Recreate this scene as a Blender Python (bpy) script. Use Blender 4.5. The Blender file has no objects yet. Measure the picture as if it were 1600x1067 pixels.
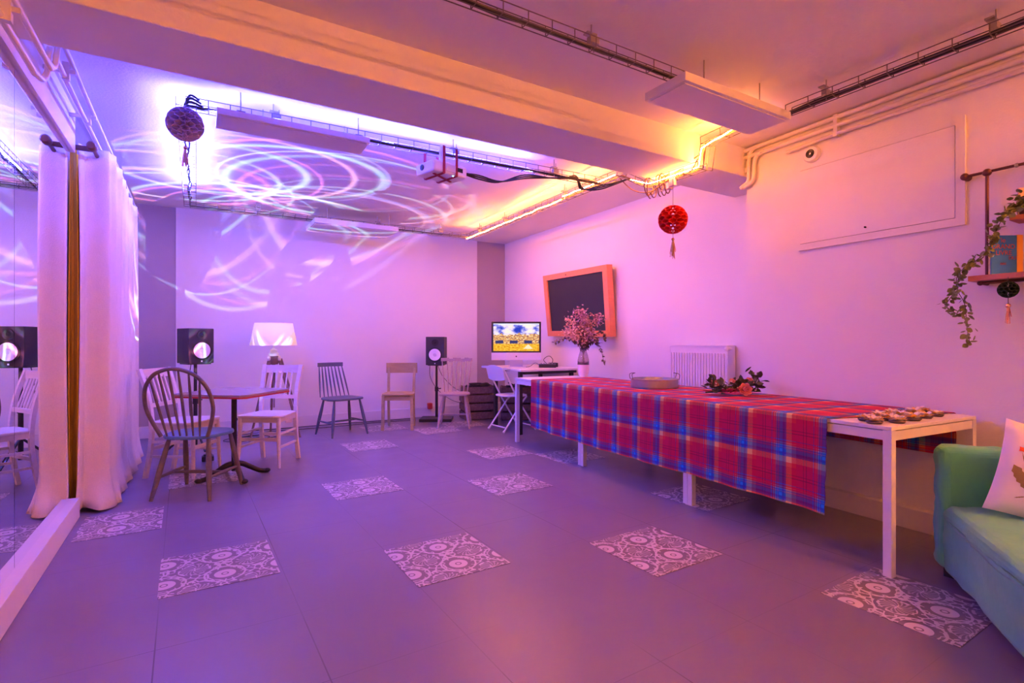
import bpy, math, random
from mathutils import Vector, Matrix
R = math.radians
random.seed(7)
sc = bpy.context.scene
col = sc.collection

# ------------------------------------------------------------------ camera, world, exposure
YAW = 31.1
cd = bpy.data.cameras.new('camera'); cam = bpy.data.objects.new('camera', cd); col.objects.link(cam)
cd.sensor_width = 36.0; cd.lens = 820/1600*36; cd.clip_start = 0.05
cam.location = (0, 0, 1.13); cam.rotation_euler = (R(90), 0, R(-YAW))
sc.camera = cam
w = bpy.data.worlds.new('world'); sc.world = w; w.use_nodes = True
w.node_tree.nodes['Background'].inputs[0].default_value = (0.5, 0.25, 0.6, 1)
w.node_tree.nodes['Background'].inputs[1].default_value = 0.0
sc.view_settings.view_transform = 'Standard'; sc.view_settings.look = 'None'
sc.view_settings.gamma = 1.0; sc.view_settings.exposure = -0.15; sc.view_settings.use_curve_mapping = False
sc.cycles.use_denoising = True
sc.cycles.max_bounces = 8; sc.cycles.diffuse_bounces = 5; sc.cycles.glossy_bounces = 4
sc.cycles.sample_clamp_indirect = 40.0
BLUE = (0.075, 0.075, 1.0); ORANGE = (1.0, 0.27, 0.05)
S_BLUE = 1250.0; S_BLUE_BEAM = 660.0; S_ORANGE_FAR = 520.0; S_ORANGE_BEND = 400.0; S_ORANGE_NEAR = 360.0; S_ORANGE_SOFA = 1300.0
S_DISCO = 440.0

# ------------------------------------------------------------------ materials
def nt(name):
    m = bpy.data.materials.new(name); m.use_nodes = True
    t = m.node_tree; return m, t, t.nodes['Principled BSDF']
def N(t, typ, **kw):
    n = t.nodes.new(typ)
    for k, v in kw.items(): setattr(n, k, v)
    return n
def mth(t, op, a, b=None, c=None, clamp=False):
    n = N(t, 'ShaderNodeMath', operation=op); n.use_clamp = clamp
    for i, v in enumerate((a, b, c)):
        if v is None: continue
        if isinstance(v, (int, float)): n.inputs[i].default_value = v
        else: t.links.new(v, n.inputs[i])
    return n.outputs[0]
def mixc(t, fac, a, b):
    n = N(t, 'ShaderNodeMix', data_type='RGBA')
    for s, v in ((n.inputs[0], fac), (n.inputs[6], a), (n.inputs[7], b)):
        if isinstance(v, (int, float)): s.default_value = v
        elif isinstance(v, tuple): s.default_value = (*v[:3], 1)
        else: t.links.new(v, s)
    return n.outputs[2]
def mat(name, c, rough=0.6, metal=0.0, var=0.12, scale=30, bump=0.0, trans=0.0, emit=None, es=0, sheen=0, alpha=1, bscale=None):
    m, t, b = nt(name)
    tc = N(t, 'ShaderNodeTexCoord'); nz = N(t, 'ShaderNodeTexNoise'); nz.inputs['Scale'].default_value = scale
    nz.inputs['Detail'].default_value = 4
    t.links.new(tc.outputs['Object'], nz.inputs['Vector'])
    d = tuple(max(0, x*(1-var)) for x in c); l = tuple(min(1, x*(1+var)) for x in c)
    t.links.new(mixc(t, nz.outputs[0], d, l), b.inputs['Base Color'])
    b.inputs['Roughness'].default_value = rough; b.inputs['Metallic'].default_value = metal
    if bump:
        n2 = nz
        if bscale:
            n2 = N(t, 'ShaderNodeTexNoise'); n2.inputs['Scale'].default_value = bscale; t.links.new(tc.outputs['Object'], n2.inputs['Vector'])
        bp = N(t, 'ShaderNodeBump'); bp.inputs['Strength'].default_value = bump; bp.inputs['Distance'].default_value = 0.01
        t.links.new(n2.outputs[0], bp.inputs['Height']); t.links.new(bp.outputs[0], b.inputs['Normal'])
    if trans: b.inputs['Transmission Weight'].default_value = trans
    if emit:
        b.inputs['Emission Color'].default_value = (*emit, 1); b.inputs['Emission Strength'].default_value = es
    if sheen: b.inputs['Sheen Weight'].default_value = sheen
    return m
def emis(name, c, s):
    m = bpy.data.materials.new(name); m.use_nodes = True; t = m.node_tree
    t.nodes.remove(t.nodes['Principled BSDF']); e = N(t, 'ShaderNodeEmission')
    e.inputs[0].default_value = (*c, 1); e.inputs[1].default_value = s
    t.links.new(e.outputs[0], t.nodes['Material Output'].inputs[0]); return m
def wood(name, a, b_, rough=0.5, sc_=(2, 14, 14)):
    m, t, b = nt(name); tc = N(t, 'ShaderNodeTexCoord'); mp = N(t, 'ShaderNodeMapping')
    mp.inputs['Scale'].default_value = sc_
    t.links.new(tc.outputs['Object'], mp.inputs[0]); nz = N(t, 'ShaderNodeTexNoise'); nz.inputs['Scale'].default_value = 3
    nz.inputs['Detail'].default_value = 6; t.links.new(mp.outputs[0], nz.inputs['Vector'])
    t.links.new(mixc(t, nz.outputs[0], a, b_), b.inputs['Base Color']); b.inputs['Roughness'].default_value = rough
    return m

M = {}
M['wall'] = mat('white wall paint', (.80, .79, .78), .75, bump=.12, scale=6, var=.02, bscale=90)
M['wall_taupe'] = mat('taupe wall paint', (.42, .36, .36), .8, bump=.12, scale=6, var=.03, bscale=90)
M['ceil'] = mat('ceiling paint', (.78, .76, .75), .8, bump=.15, scale=3, var=.03, bscale=60)
M['base'] = mat('skirting paint', (.72, .70, .72), .5, var=.03)
M['white'] = mat('white lacquer', (.80, .79, .80), .35, var=.02)
M['white_wood'] = wood('worn white painted wood', (.62, .56, .52), (.82, .78, .76), .5)
M['metal_w'] = mat('white powder coat', (.78, .78, .8), .4, var=.02)
M['black'] = mat('black', (.02, .02, .022), .45)
M['black_metal'] = mat('black metal', (.03, .03, .035), .35, metal=.3)
M['speaker'] = mat('speaker vinyl', (.035, .03, .035), .5, bump=.1)
M['cone'] = mat('speaker cone', (.85, .83, .84), .4, var=.03)
M['rubber'] = mat('rubber', (.02, .02, .02), .7)
M['steel'] = mat('galvanised steel', (.38, .36, .34), .35, metal=.6)
M['wire'] = mat('zinc wire', (.17, .14, .13), .4, metal=.4)
M['cable'] = mat('black cable', (.02, .018, .02), .5)
M['brown_cable'] = mat('brown cable', (.16, .06, .03), .5)
M['pipe_w'] = mat('painted pipe', (.76, .72, .70), .4, var=.02)
M['panel'] = mat('heater panel', (.70, .66, .68), .5, var=.02)
M['panel_edge'] = mat('heater panel edge', (.72, .70, .70), .4, var=.02)
M['grey_wood'] = wood('grey painted beech', (.09, .075, .065), (.18, .15, .13), .45)
M['slate_wood'] = wood('slate blue painted wood', (.07, .09, .11), (.14, .16, .18), .45)
M['blue_seat'] = wood('blue grey seat', (.06, .16, .28), (.12, .26, .38), .35)
M['olive_wood'] = wood('olive yellow wood', (.33, .25, .10), (.50, .40, .17), .45)
M['mauve_wood'] = wood('mauve painted wood', (.34, .25, .24), (.48, .38, .37), .45)
M['table_top'] = wood('bistro top', (.30, .22, .22), (.40, .31, .31), .22)
M['red_edge'] = mat('red edge', (.42, .03, .02), .4)
M['cast'] = mat('cast iron', (.03, .022, .02), .4, metal=.4)
M['lamp_wood'] = wood('lamp driftwood', (.15, .09, .07), (.27, .18, .13), .5)
M['lamp_white'] = mat('lamp collar', (.75, .72, .68), .4)
M['crate'] = wood('old crate', (.10, .05, .035), (.30, .19, .14), .8, (14, 14, 14))
M['pine'] = wood('orange pine frame', (.75, .26, .10), (.88, .36, .15), .45)
M['board'] = mat('blackboard', (.022, .024, .028), .35, var=.1)
M['shelf'] = wood('red brown shelf', (.42, .14, .07), (.58, .24, .13), .5)
M['rust'] = mat('iron pipe', (.14, .055, .045), .45, metal=.5, scale=60)
M['leaf'] = mat('eucalyptus leaf', (.22, .27, .08), .5, var=.45, scale=25)
M['leaf_dark'] = mat('wreath leaf', (.07, .085, .045), .5, var=.5, scale=40)
M['stem'] = mat('stem', (.10, .07, .04), .6)
M['red_paper'] = mat('red tissue paper', (.86, .035, .03), .7)
M['blue_paper'] = mat('pale tissue paper', (.58, .48, .66), .7)
M['green_paper'] = mat('dark green tissue paper', (.02, .05, .025), .7)
M['gold'] = mat('gold foil', (.75, .45, .16), .25, metal=.9)
M['copper'] = mat('rose gold foil', (.85, .5, .38), .22, metal=.9)
M['sofa'] = mat('green velvet cover', (.085, .46, .25), .8, var=.2, scale=9, bump=.25, bscale=14, sheen=.25)
M['curtain'] = mat('cream woven curtain', (.78, .72, .66), .85, var=.08, scale=120, bump=.5, bscale=220)
M['yellow'] = mat('mustard curtain', (.95, .55, .01), .7, var=.05)
M['tin'] = mat('zinc tray', (.42, .44, .42), .32, metal=.7)
M['rose'] = mat('peach petals', (.90, .40, .33), .6)
M['magenta'] = mat('magenta petals', (.62, .06, .25), .6)
M['blossom'] = mat('dried pink blossom', (.62, .36, .36), .7, var=.35, scale=60)
M['blossom2'] = mat('dried cream blossom', (.85, .55, .36), .7, var=.2, scale=60)
M['amber'] = mat('amber petals', (.95, .50, .08), .5, var=.3, scale=60)
M['shell'] = mat('shell white', (.82, .74, .70), .4, var=.3, scale=80)
M['book_blue'] = mat('blue cover', (.01, .17, .85), .5, var=.08)
M['book_yellow'] = mat('yellow cover', (.95, .52, .08), .5, var=.05)
M['book_red'] = mat('red lettering', (.50, .06, .12), .5)
M['pink_obj'] = mat('blush card', (.75, .50, .42), .6)
M['pot'] = mat('dark pot', (.10, .06, .07), .5)
M['silver'] = mat('aluminium', (.72, .72, .78), .3, metal=.2, var=.02)
M['logo'] = mat('dark logo', (.05, .05, .06), .4)
M['red_strap'] = mat('red webbing', (.35, .01, .04), .7)
M['plug'] = mat('cream plug', (.75, .6, .5), .5)
M['ink_leaf'] = mat('brown green leaf print', (.28, .20, .07), .9)
M['ink_red'] = mat('red flower print', (.75, .10, .04), .9)
M['cushion'] = mat('white cushion cotton', (.84, .80, .82), .85, bump=.15, bscale=12, var=.03)
M['red_plastic'] = mat('red plastic', (.5, .03, .04), .4)
M['dark_in'] = mat('dark gap', (.03, .02, .02), .9)
M['glass'] = mat('vase glass', (.85, .75, .78), .05, trans=.85, var=0)
M['vase_frost'] = mat('vase frosted base', (.82, .68, .72), .4, var=.03)
M['led_blue'] = emis('blue led rope', BLUE, S_BLUE)
M['led_blue2'] = emis('blue led rope at the beam', BLUE, S_BLUE_BEAM)
M['led_sofa'] = emis('orange led rope over the sofa', ORANGE, S_ORANGE_SOFA)
M['led_far'] = emis('orange led rope far', ORANGE, S_ORANGE_FAR)
M['led_bend'] = emis('orange led rope bend', ORANGE, S_ORANGE_BEND)
M['led_near'] = emis('orange led rope near', ORANGE, S_ORANGE_NEAR)
M['led_dot'] = emis('indicator led', (.3, .8, 1), 12)
M['shade'] = mat('lamp shade linen', (.88, .82, .76), .8, var=.02)
b = M['shade'].node_tree.nodes['Principled BSDF']; b.inputs['Emission Color'].default_value = (1, .72, .62, 1); b.inputs['Emission Strength'].default_value = .45
# mirror
m, t, b = nt('mirror silvering'); b.inputs['Base Color'].default_value = (.93, .93, .94, 1); b.inputs['Metallic'].default_value = 1; b.inputs['Roughness'].default_value = .0
M['mirror'] = m

# floor: grey sheet tiles laid in staggered columns
TA = R(0.99)                      # tiles are laid about one degree off the walls
TS = 0.4989
def tile_uv(t):
    geo = N(t, 'ShaderNodeNewGeometry'); sep = N(t, 'ShaderNodeSeparateXYZ'); t.links.new(geo.outputs['Position'], sep.inputs[0])
    X, Y = sep.outputs[0], sep.outputs[1]
    u = mth(t, 'ADD', mth(t, 'MULTIPLY', X, math.cos(TA)/TS), mth(t, 'MULTIPLY', Y, math.sin(TA)/TS))
    v = mth(t, 'ADD', mth(t, 'MULTIPLY', X, -math.sin(TA)/TS), mth(t, 'MULTIPLY', Y, math.cos(TA)/TS))
    return u, v
m, t, b = nt('grey vinyl floor'); M['floor'] = m
u, v = tile_uv(t)
def line(t, x, off, pitch, wd):
    f = mth(t, 'FRACT', mth(t, 'DIVIDE', mth(t, 'SUBTRACT', x, off), pitch))
    d = mth(t, 'ABSOLUTE', mth(t, 'SUBTRACT', f, .5))
    return mth(t, 'GREATER_THAN', d, .5-wd)
lu = line(t, u, -.175, 1.0135, .0048)
colid = mth(t, 'FLOOR', mth(t, 'DIVIDE', mth(t, 'SUBTRACT', u, -.175), 1.0135))
stag = mth(t, 'MULTIPLY', mth(t, 'FRACT', mth(t, 'MULTIPLY', colid, .5)), 1.0)
lv = line(t, mth(t, 'ADD', v, mth(t, 'MULTIPLY', stag, .0)), .53, 1.03, .0025)
nz = N(t, 'ShaderNodeTexNoise'); nz.inputs['Scale'].default_value = .8; nz.inputs['Detail'].default_value = 6
geo = N(t, 'ShaderNodeNewGeometry'); t.links.new(geo.outputs['Position'], nz.inputs['Vector'])
seam = mth(t, 'MULTIPLY', mth(t, 'MAXIMUM', lu, lv), mth(t, 'ADD', mth(t, 'MULTIPLY', nz.outputs[0], 3.5), -1.35, clamp=True))
basec = mixc(t, nz.outputs[0], (.155, .13, .20), (.245, .205, .31))
t.links.new(mixc(t, seam, basec, (.03, .02, .03)), b.inputs['Base Color'])
n3 = N(t, 'ShaderNodeTexNoise'); n3.inputs['Scale'].default_value = 5; t.links.new(geo.outputs['Position'], n3.inputs['Vector'])
t.links.new(mth(t, 'ADD', mth(t, 'MULTIPLY', n3.outputs[0], .12), .25), b.inputs['Roughness'])
bp = N(t, 'ShaderNodeBump'); bp.inputs['Strength'].default_value = .05; bp.inputs['Distance'].default_value = .003
n4 = N(t, 'ShaderNodeTexNoise'); n4.inputs['Scale'].default_value = 160; t.links.new(geo.outputs['Position'], n4.inputs['Vector'])
t.links.new(n4.outputs[0], bp.inputs['Height']); t.links.new(bp.outputs[0], b.inputs['Normal'])
# patterned tiles (UV 0..1 per tile)
m, t, b = nt('patterned tile print'); M['tile'] = m
uvn = N(t, 'ShaderNodeUVMap'); sep = N(t, 'ShaderNodeSeparateXYZ'); t.links.new(uvn.outputs[0], sep.inputs[0])
def cell(t, x, off): return mth(t, 'SUBTRACT', mth(t, 'FRACT', mth(t, 'MULTIPLY', mth(t, 'SUBTRACT', x, off), 2)), .5)
def rad(t, ox, oy):
    a = cell(t, sep.outputs[0], ox); c = cell(t, sep.outputs[1], oy)
    return mth(t, 'SQRT', mth(t, 'ADD', mth(t, 'MULTIPLY', a, a), mth(t, 'MULTIPLY', c, c))), a, c
r1, a1, c1 = rad(t, .29, .52)      # light medallions
r2, a2, c2 = rad(t, .04, .27)      # dark medallions
vor = N(t, 'ShaderNodeTexVoronoi', feature='DISTANCE_TO_EDGE'); vor.inputs['Scale'].default_value = 13; t.links.new(uvn.outputs[0], vor.inputs['Vector'])
vn = N(t, 'ShaderNodeTexNoise'); vn.inputs['Scale'].default_value = 26; vn.inputs['Detail'].default_value = 5; t.links.new(uvn.outputs[0], vn.inputs['Vector'])
fil = mth(t, 'GREATER_THAN', mth(t, 'ADD', mth(t, 'MULTIPLY', vor.outputs['Distance'], 1.7), mth(t, 'MULTIPLY', vn.outputs[0], .55)), .42)
LT, DK = (.62, .56, .58), (.20, .165, .19)
c = mixc(t, fil, LT, DK)
# scroll rings round every medallion
ring = mth(t, 'LESS_THAN', mth(t, 'ABSOLUTE', mth(t, 'SUBTRACT', r2, .31)), .022); c = mixc(t, ring, c, DK)
ring = mth(t, 'LESS_THAN', mth(t, 'ABSOLUTE', mth(t, 'SUBTRACT', r1, .35)), .018); c = mixc(t, ring, c, LT)
th2 = mth(t, 'ARCTAN2', a2, c2); petal = mth(t, 'GREATER_THAN', mth(t, 'SINE', mth(t, 'ADD', mth(t, 'MULTIPLY', th2, 16), mth(t, 'MULTIPLY', r2, 40))), .25)
dk = mixc(t, mth(t, 'MULTIPLY', petal, .55), DK, LT)
c = mixc(t, mth(t, 'LESS_THAN', r2, .24), c, dk)
star = mth(t, 'LESS_THAN', mth(t, 'ADD', r2, mth(t, 'MULTIPLY', mth(t, 'ABSOLUTE', mth(t, 'SINE', mth(t, 'MULTIPLY', th2, 2))), .09)), .10)
c = mixc(t, star, c, LT)
c = mixc(t, mth(t, 'LESS_THAN', r1, .27), c, DK)
c = mixc(t, mth(t, 'LESS_THAN', r1, .19), c, (.66, .58, .60))
c = mixc(t, mth(t, 'LESS_THAN', mth(t, 'ABSOLUTE', mth(t, 'SUBTRACT', r1, .055)), .013), c, DK)
t.links.new(c, b.inputs['Base Color']); b.inputs['Roughness'].default_value = .32

# plaid cloth (UV in metres: u along the table, v across it)
m, t, b = nt('plaid wool cloth'); M['plaid'] = m
uvn = N(t, 'ShaderNodeUVMap'); sep = N(t, 'ShaderNodeSeparateXYZ'); t.links.new(uvn.outputs[0], sep.inputs[0])
STR = [(0, (.05, .06, .34)), (.05, (.02, .20, .60)), (.12, (.09, .11, .40)), (.15, (.50, .34, .16)), (.16, (.05, .10, .45)), (.19, (.25, .22, .30)),
       (.22, (.42, .015, .04)), (.25, (.58, .26, .22)), (.26, (.46, .015, .05)), (.31, (.06, .10, .42)), (.325, (.44, .01, .05)), (.48, (.15, .01, .04)),
       (.50, (.44, .01, .05)), (.55, (.15, .01, .04)), (.565, (.44, .01, .05)), (.73, (.52, .06, .07)), (.83, (.66, .42, .17)), (.96, (.10, .12, .36))]
def stripes(x, off, per):
    f = mth(t, 'FRACT', mth(t, 'DIVIDE', mth(t, 'SUBTRACT', x, off), per))
    r = N(t, 'ShaderNodeValToRGB'); r.color_ramp.interpolation = 'CONSTANT'
    e = r.color_ramp.elements
    e[0].position = 0; e[0].color = (*STR[0][1], 1); e[1].position = STR[1][0]; e[1].color = (*STR[1][1], 1)
    for p_, c_ in STR[2:]:
        k = e.new(p_); k.color = (*c_, 1)
    t.links.new(f, r.inputs[0]); return r.outputs[0]
su = stripes(sep.outputs[0], .04, .25); sv = stripes(sep.outputs[1], .02, .25)
vn = N(t, 'ShaderNodeTexNoise'); vn.inputs['Scale'].default_value = 260; t.links.new(uvn.outputs[0], vn.inputs['Vector'])
wv = mth(t, 'ADD', mth(t, 'MULTIPLY', vn.outputs[0], 1.1), -.05, clamp=True)
cc = mixc(t, wv, su, sv)
dk_ = N(t, 'ShaderNodeMix', data_type='RGBA', blend_type='DARKEN'); dk_.inputs[0].default_value = .6
t.links.new(cc, dk_.inputs[6]); mn = N(t, 'ShaderNodeMix', data_type='RGBA', blend_type='DARKEN'); mn.inputs[0].default_value = 1
t.links.new(su, mn.inputs[6]); t.links.new(sv, mn.inputs[7]); t.links.new(mn.outputs[2], dk_.inputs[7]); cc = dk_.outputs[2]
hs = N(t, 'ShaderNodeHueSaturation'); hs.inputs['Saturation'].default_value = 1.1; hs.inputs['Value'].default_value = 1.25; t.links.new(cc, hs.inputs['Color'])
t.links.new(hs.outputs[0], b.inputs['Base Color']); b.inputs['Roughness'].default_value = .85
bp = N(t, 'ShaderNodeBump'); bp.inputs['Strength'].default_value = .3; bp.inputs['Distance'].default_value = .002
t.links.new(vn.outputs[0], bp.inputs['Height']); t.links.new(bp.outputs[0], b.inputs['Normal'])

# computer screen wallpaper: sky, sunset trees, field with a tent
m = bpy.data.materials.new('screen picture'); m.use_nodes = True; t = m.node_tree; t.nodes.remove(t.nodes['Principled BSDF']); M['screen'] = m
uvn = N(t, 'ShaderNodeUVMap'); sep = N(t, 'ShaderNodeSeparateXYZ'); t.links.new(uvn.outputs[0], sep.inputs[0]); U, V = sep.outputs[0], sep.outputs[1]
n1 = N(t, 'ShaderNodeTexNoise'); n1.inputs['Scale'].default_value = 4.5; n1.inputs['Detail'].default_value = 5; t.links.new(uvn.outputs[0], n1.inputs['Vector'])
n2 = N(t, 'ShaderNodeTexNoise'); n2.inputs['Scale'].default_value = 22; n2.inputs['Detail'].default_value = 6; t.links.new(uvn.outputs[0], n2.inputs['Vector'])
rr = N(t, 'ShaderNodeValToRGB'); e = rr.color_ramp.elements
e[0].position = .36; e[0].color = (.03, .05, .55, 1); e[1].position = .62; e[1].color = (1, .93, .80, 1)
k = e.new(.45); k.color = (.25, .25, .85, 1); k = e.new(.52); k.color = (.9, .75, .95, 1)
t.links.new(n1.outputs[0], rr.inputs[0])
rt = N(t, 'ShaderNodeValToRGB'); e = rt.color_ramp.elements
e[0].position = .33; e[0].color = (.10, .04, .22, 1); e[1].position = .66; e[1].color = (1, .85, .6, 1); k = e.new(.47); k.color = (.65, .27, .10, 1); k = e.new(.55); k.color = (.95, .55, .18, 1)
t.links.new(n2.outputs[0], rt.inputs[0])
rf = N(t, 'ShaderNodeValToRGB'); e = rf.color_ramp.elements
e[0].position = .35; e[0].color = (.75, .25, .01, 1); e[1].position = .6; e[1].color = (1, .62, .06, 1); t.links.new(n2.outputs[0], rf.inputs[0])
c = rr.outputs[0]
wob = mth(t, 'ADD', V, mth(t, 'MULTIPLY', mth(t, 'SUBTRACT', n1.outputs[0], .5), .5))
c = mixc(t, mth(t, 'LESS_THAN', wob, .60), c, rt.outputs[0])
shed = mth(t, 'MULTIPLY', mth(t, 'LESS_THAN', mth(t, 'ABSOLUTE', mth(t, 'SUBTRACT', V, .33)), .055), mth(t, 'GREATER_THAN', mth(t, 'FRACT', mth(t, 'ADD', mth(t, 'MULTIPLY', U, 3.2), .3)), .45))
c = mixc(t, shed, c, (.05, .05, .18))
c = mixc(t, mth(t, 'LESS_THAN', V, .26), c, rf.outputs[0])
tent = mth(t, 'LESS_THAN', mth(t, 'ADD', mth(t, 'MULTIPLY', mth(t, 'ABSOLUTE', mth(t, 'SUBTRACT', U, .76)), 1.6), mth(t, 'MAXIMUM', mth(t, 'SUBTRACT', V, .12), mth(t, 'MULTIPLY', mth(t, 'SUBTRACT', .08, V), 30))), .13)
c = mixc(t, tent, c, (1, .85, .55))
c = mixc(t, mth(t, 'GREATER_THAN', V, .965), c, (.8, .85, 1))
em = N(t, 'ShaderNodeEmission'); t.links.new(c, em.inputs[0]); em.inputs[1].default_value = 1.15
t.links.new(em.outputs[0], t.nodes['Material Output'].inputs[0])

# ------------------------------------------------------------------ mesh builder
class MB:
    def __init__(s): s.v = []; s.f = []; s.uv = {}
    def add(s, vs, fs):
        o = len(s.v); s.v += [tuple(x) for x in vs]; s.f += [tuple(i+o for i in f) for f in fs]; return s
    def box(s, c, d, rot=None, tw=None):
        hx, hy, hz = d[0]/2, d[1]/2, d[2]/2
        vs = [Vector((x, y, z)) for z in (-hz, hz) for x, y in ((-hx, -hy), (hx, -hy), (hx, hy), (-hx, hy))]
        if rot is not None: vs = [rot @ p for p in vs]
        c = Vector(c); vs = [p + c for p in vs]
        return s.add(vs, [(3, 2, 1, 0), (4, 5, 6, 7), (0, 1, 5, 4), (1, 2, 6, 5), (2, 3, 7, 6), (3, 0, 4, 7)])
    def hexa(s, bot, top):          # bottom and top quads, counter-clockwise from above
        return s.add(list(bot)+list(top), [(3, 2, 1, 0), (4, 5, 6, 7), (0, 1, 5, 4), (1, 2, 6, 5), (2, 3, 7, 6), (3, 0, 4, 7)])
    def bar(s, a, b, wx, wy=None, up=(0, 0, 1)):      # rectangular bar from a to b
        wy = wy or wx; a, b = Vector(a), Vector(b); d = (b-a).normalized(); u = Vector(up)
        if abs(d.dot(u)) > .99: u = Vector((0, 1, 0))
        x = d.cross(u).normalized(); y = x.cross(d).normalized()
        q = [(-1, -1), (1, -1), (1, 1), (-1, 1)]
        vs = [a+x*i*wx/2+y*j*wy/2 for i, j in q] + [b+x*i*wx/2+y*j*wy/2 for i, j in q]
        return s.add(vs, [(3, 2, 1, 0), (4, 5, 6, 7), (0, 1, 5, 4), (1, 2, 6, 5), (2, 3, 7, 6), (3, 0, 4, 7)])
    def tube(s, pts, r, n=8, cap=True, closed=False):
        pts = [Vector(p) for p in pts]; k = len(pts); rs = r if isinstance(r, (list, tuple)) else [r]*k
        o = len(s.v); px = None
        for i, p in enumerate(pts):
            if closed: d = (pts[(i+1) % k]-pts[i-1])
            else: d = pts[min(i+1, k-1)]-pts[max(i-1, 0)]
            d.normalize()
            if px is None:
                u = Vector((0, 0, 1)) if abs(d.z) < .95 else Vector((1, 0, 0)); x = d.cross(u).normalized()
            else: x = (px - d*px.dot(d)).normalized()
            px = x; y = d.cross(x)
            for j in range(n):
                a = 2*math.pi*j/n; s.v.append(tuple(p + (x*math.cos(a)+y*math.sin(a))*rs[i]))
        for i in range(k if closed else k-1):
            for j in range(n):
                a = o+i*n+j; b_ = o+i*n+(j+1) % n; c = o+((i+1) % k)*n+(j+1) % n; d = o+((i+1) % k)*n+j
                s.f.append((a, b_, c, d))
        if cap and not closed:
            s.f.append(tuple(o+j for j in range(n))[::-1]); s.f.append(tuple(o+(k-1)*n+j for j in range(n)))
        return s
    def lathe(s, prof, c=(0, 0, 0), n=24, rot=None, capb=True, capt=True):   # prof = [(r,z)]
        o = len(s.v); c = Vector(c)
        for r, z in prof:
            for j in range(n):
                a = 2*math.pi*j/n; p = Vector((r*math.cos(a), r*math.sin(a), z))
                if rot is not None: p = rot @ p
                s.v.append(tuple(p+c))
        for i in range(len(prof)-1):
            for j in range(n):
                s.f.append((o+i*n+j, o+i*n+(j+1) % n, o+(i+1)*n+(j+1) % n, o+(i+1)*n+j))
        if capb: s.f.append(tuple(o+j for j in range(n))[::-1])
        if capt: s.f.append(tuple(o+(len(prof)-1)*n+j for j in range(n)))
        return s
    def prism(s, poly, z0, z1):
        n = len(poly); vs = [(x, y, z0) for x, y in poly]+[(x, y, z1) for x, y in poly]
        return s.add(vs, [tuple(range(n))[::-1], tuple(range(n, 2*n))]+[(i, (i+1) % n, n+(i+1) % n, n+i) for i in range(n)])
    def ball(s, c, r, nu=10, nv=7, sq=(1, 1, 1)):
        c = Vector(c); o = len(s.v)
        for i in range(1, nv):
            ph = math.pi*i/nv
            for j in range(nu):
                a = 2*math.pi*j/nu
                s.v.append((c.x+r*sq[0]*math.sin(ph)*math.cos(a), c.y+r*sq[1]*math.sin(ph)*math.sin(a), c.z+r*sq[2]*math.cos(ph)))
        s.v += [(c.x, c.y, c.z+r*sq[2]), (c.x, c.y, c.z-r*sq[2])]; T = len(s.v)-2; B = T+1
        for i in range(nv-2):
            for j in range(nu): s.f.append((o+i*nu+j, o+(i+1)*nu+j, o+(i+1)*nu+(j+1) % nu, o+i*nu+(j+1) % nu))
        for j in range(nu):
            s.f.append((T, o+j, o+(j+1) % nu)); s.f.append((B, o+(nv-2)*nu+(j+1) % nu, o+(nv-2)*nu+j))
        return s
    def leaf(s, p, d, up, L, W, bend=.15):
        p, d = Vector(p), Vector(d).normalized(); x = d.cross(Vector(up))
        if x.length < 1e-3: x = d.cross(Vector((1, .2, 0)))
        x.normalize(); nrm = x.cross(d)
        pr = [(0, .12), (.22, .8), (.5, 1), (.8, .65), (1, .05)]
        o = len(s.v)
        for q, wd in pr:
            c = p+d*L*q - nrm*bend*L*q*q
            s.v += [tuple(c-x*W/2*wd), tuple(c+nrm*.12*W*wd*-1), tuple(c+x*W/2*wd)]
        for i in range(4):
            a = o+i*3; s.f += [(a, a+1, a+4, a+3), (a+1, a+2, a+5, a+4)]
        return s
    def build(s, name, m, parent=None, bevel=0, smooth=False, subsurf=0, solid=0, seg=2, world=False, loc=None, kind=None, label=None):
        me = bpy.data.meshes.new(name)
        vs = s.v
        if world and parent is not None:
            L = parent.location if parent.parent is None else parent.parent.location
            rz = parent.rotation_euler.z if parent.parent is None else parent.parent.rotation_euler.z
            q = Matrix.Rotation(-rz, 3, 'Z'); vs = [tuple(q @ (Vector(p)-L)) for p in vs]
        if loc is not None: vs = [tuple(Vector(p)-Vector(loc)) for p in vs]
        me.from_pydata(vs, [], s.f); me.update()
        if s.uv:
            ul = me.uv_layers.new(name='UVMap')
            for li, l in enumerate(me.loops): ul.data[li].uv = s.uv[l.vertex_index]
        me.materials.append(m)
        if smooth:
            for p in me.polygons: p.use_smooth = True
            try: me.set_sharp_from_angle(angle=R(40))
            except Exception: pass
        o = bpy.data.objects.new(name, me); col.objects.link(o)
        if loc is not None: o.location = loc
        if parent is not None: o.parent = parent
        if solid:
            md = o.modifiers.new('solid', 'SOLIDIFY'); md.thickness = solid; md.offset = 0
        if bevel:
            md = o.modifiers.new('bevel', 'BEVEL'); md.width = bevel; md.segments = seg; md.limit_method = 'ANGLE'
        if subsurf:
            md = o.modifiers.new('sub', 'SUBSURF'); md.levels = subsurf; md.render_levels = subsurf
        if kind: o['kind'] = kind
        if label: o['label'] = label
        return o
def thing(name, label, cat, loc=(0, 0, 0), rz=0.0, group=None):
    o = bpy.data.objects.new(name, None); col.objects.link(o); o.location = loc; o.rotation_euler = (0, 0, rz)
    o.empty_display_size = .1; o['label'] = label; o['category'] = cat
    if group: o['group'] = group
    return o
def tag(o, label, cat, group=None, kind=None):
    o['label'] = label; o['category'] = cat
    if group: o['group'] = group
    if kind: o['kind'] = kind
    return o
def copy_tree(o, parent=None):
    c = o.copy(); col.objects.link(c); c.parent = parent
    for ch in list(o.children): copy_tree(ch, c)
    return c
def struct(o): o['kind'] = 'structure'; return o
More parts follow.
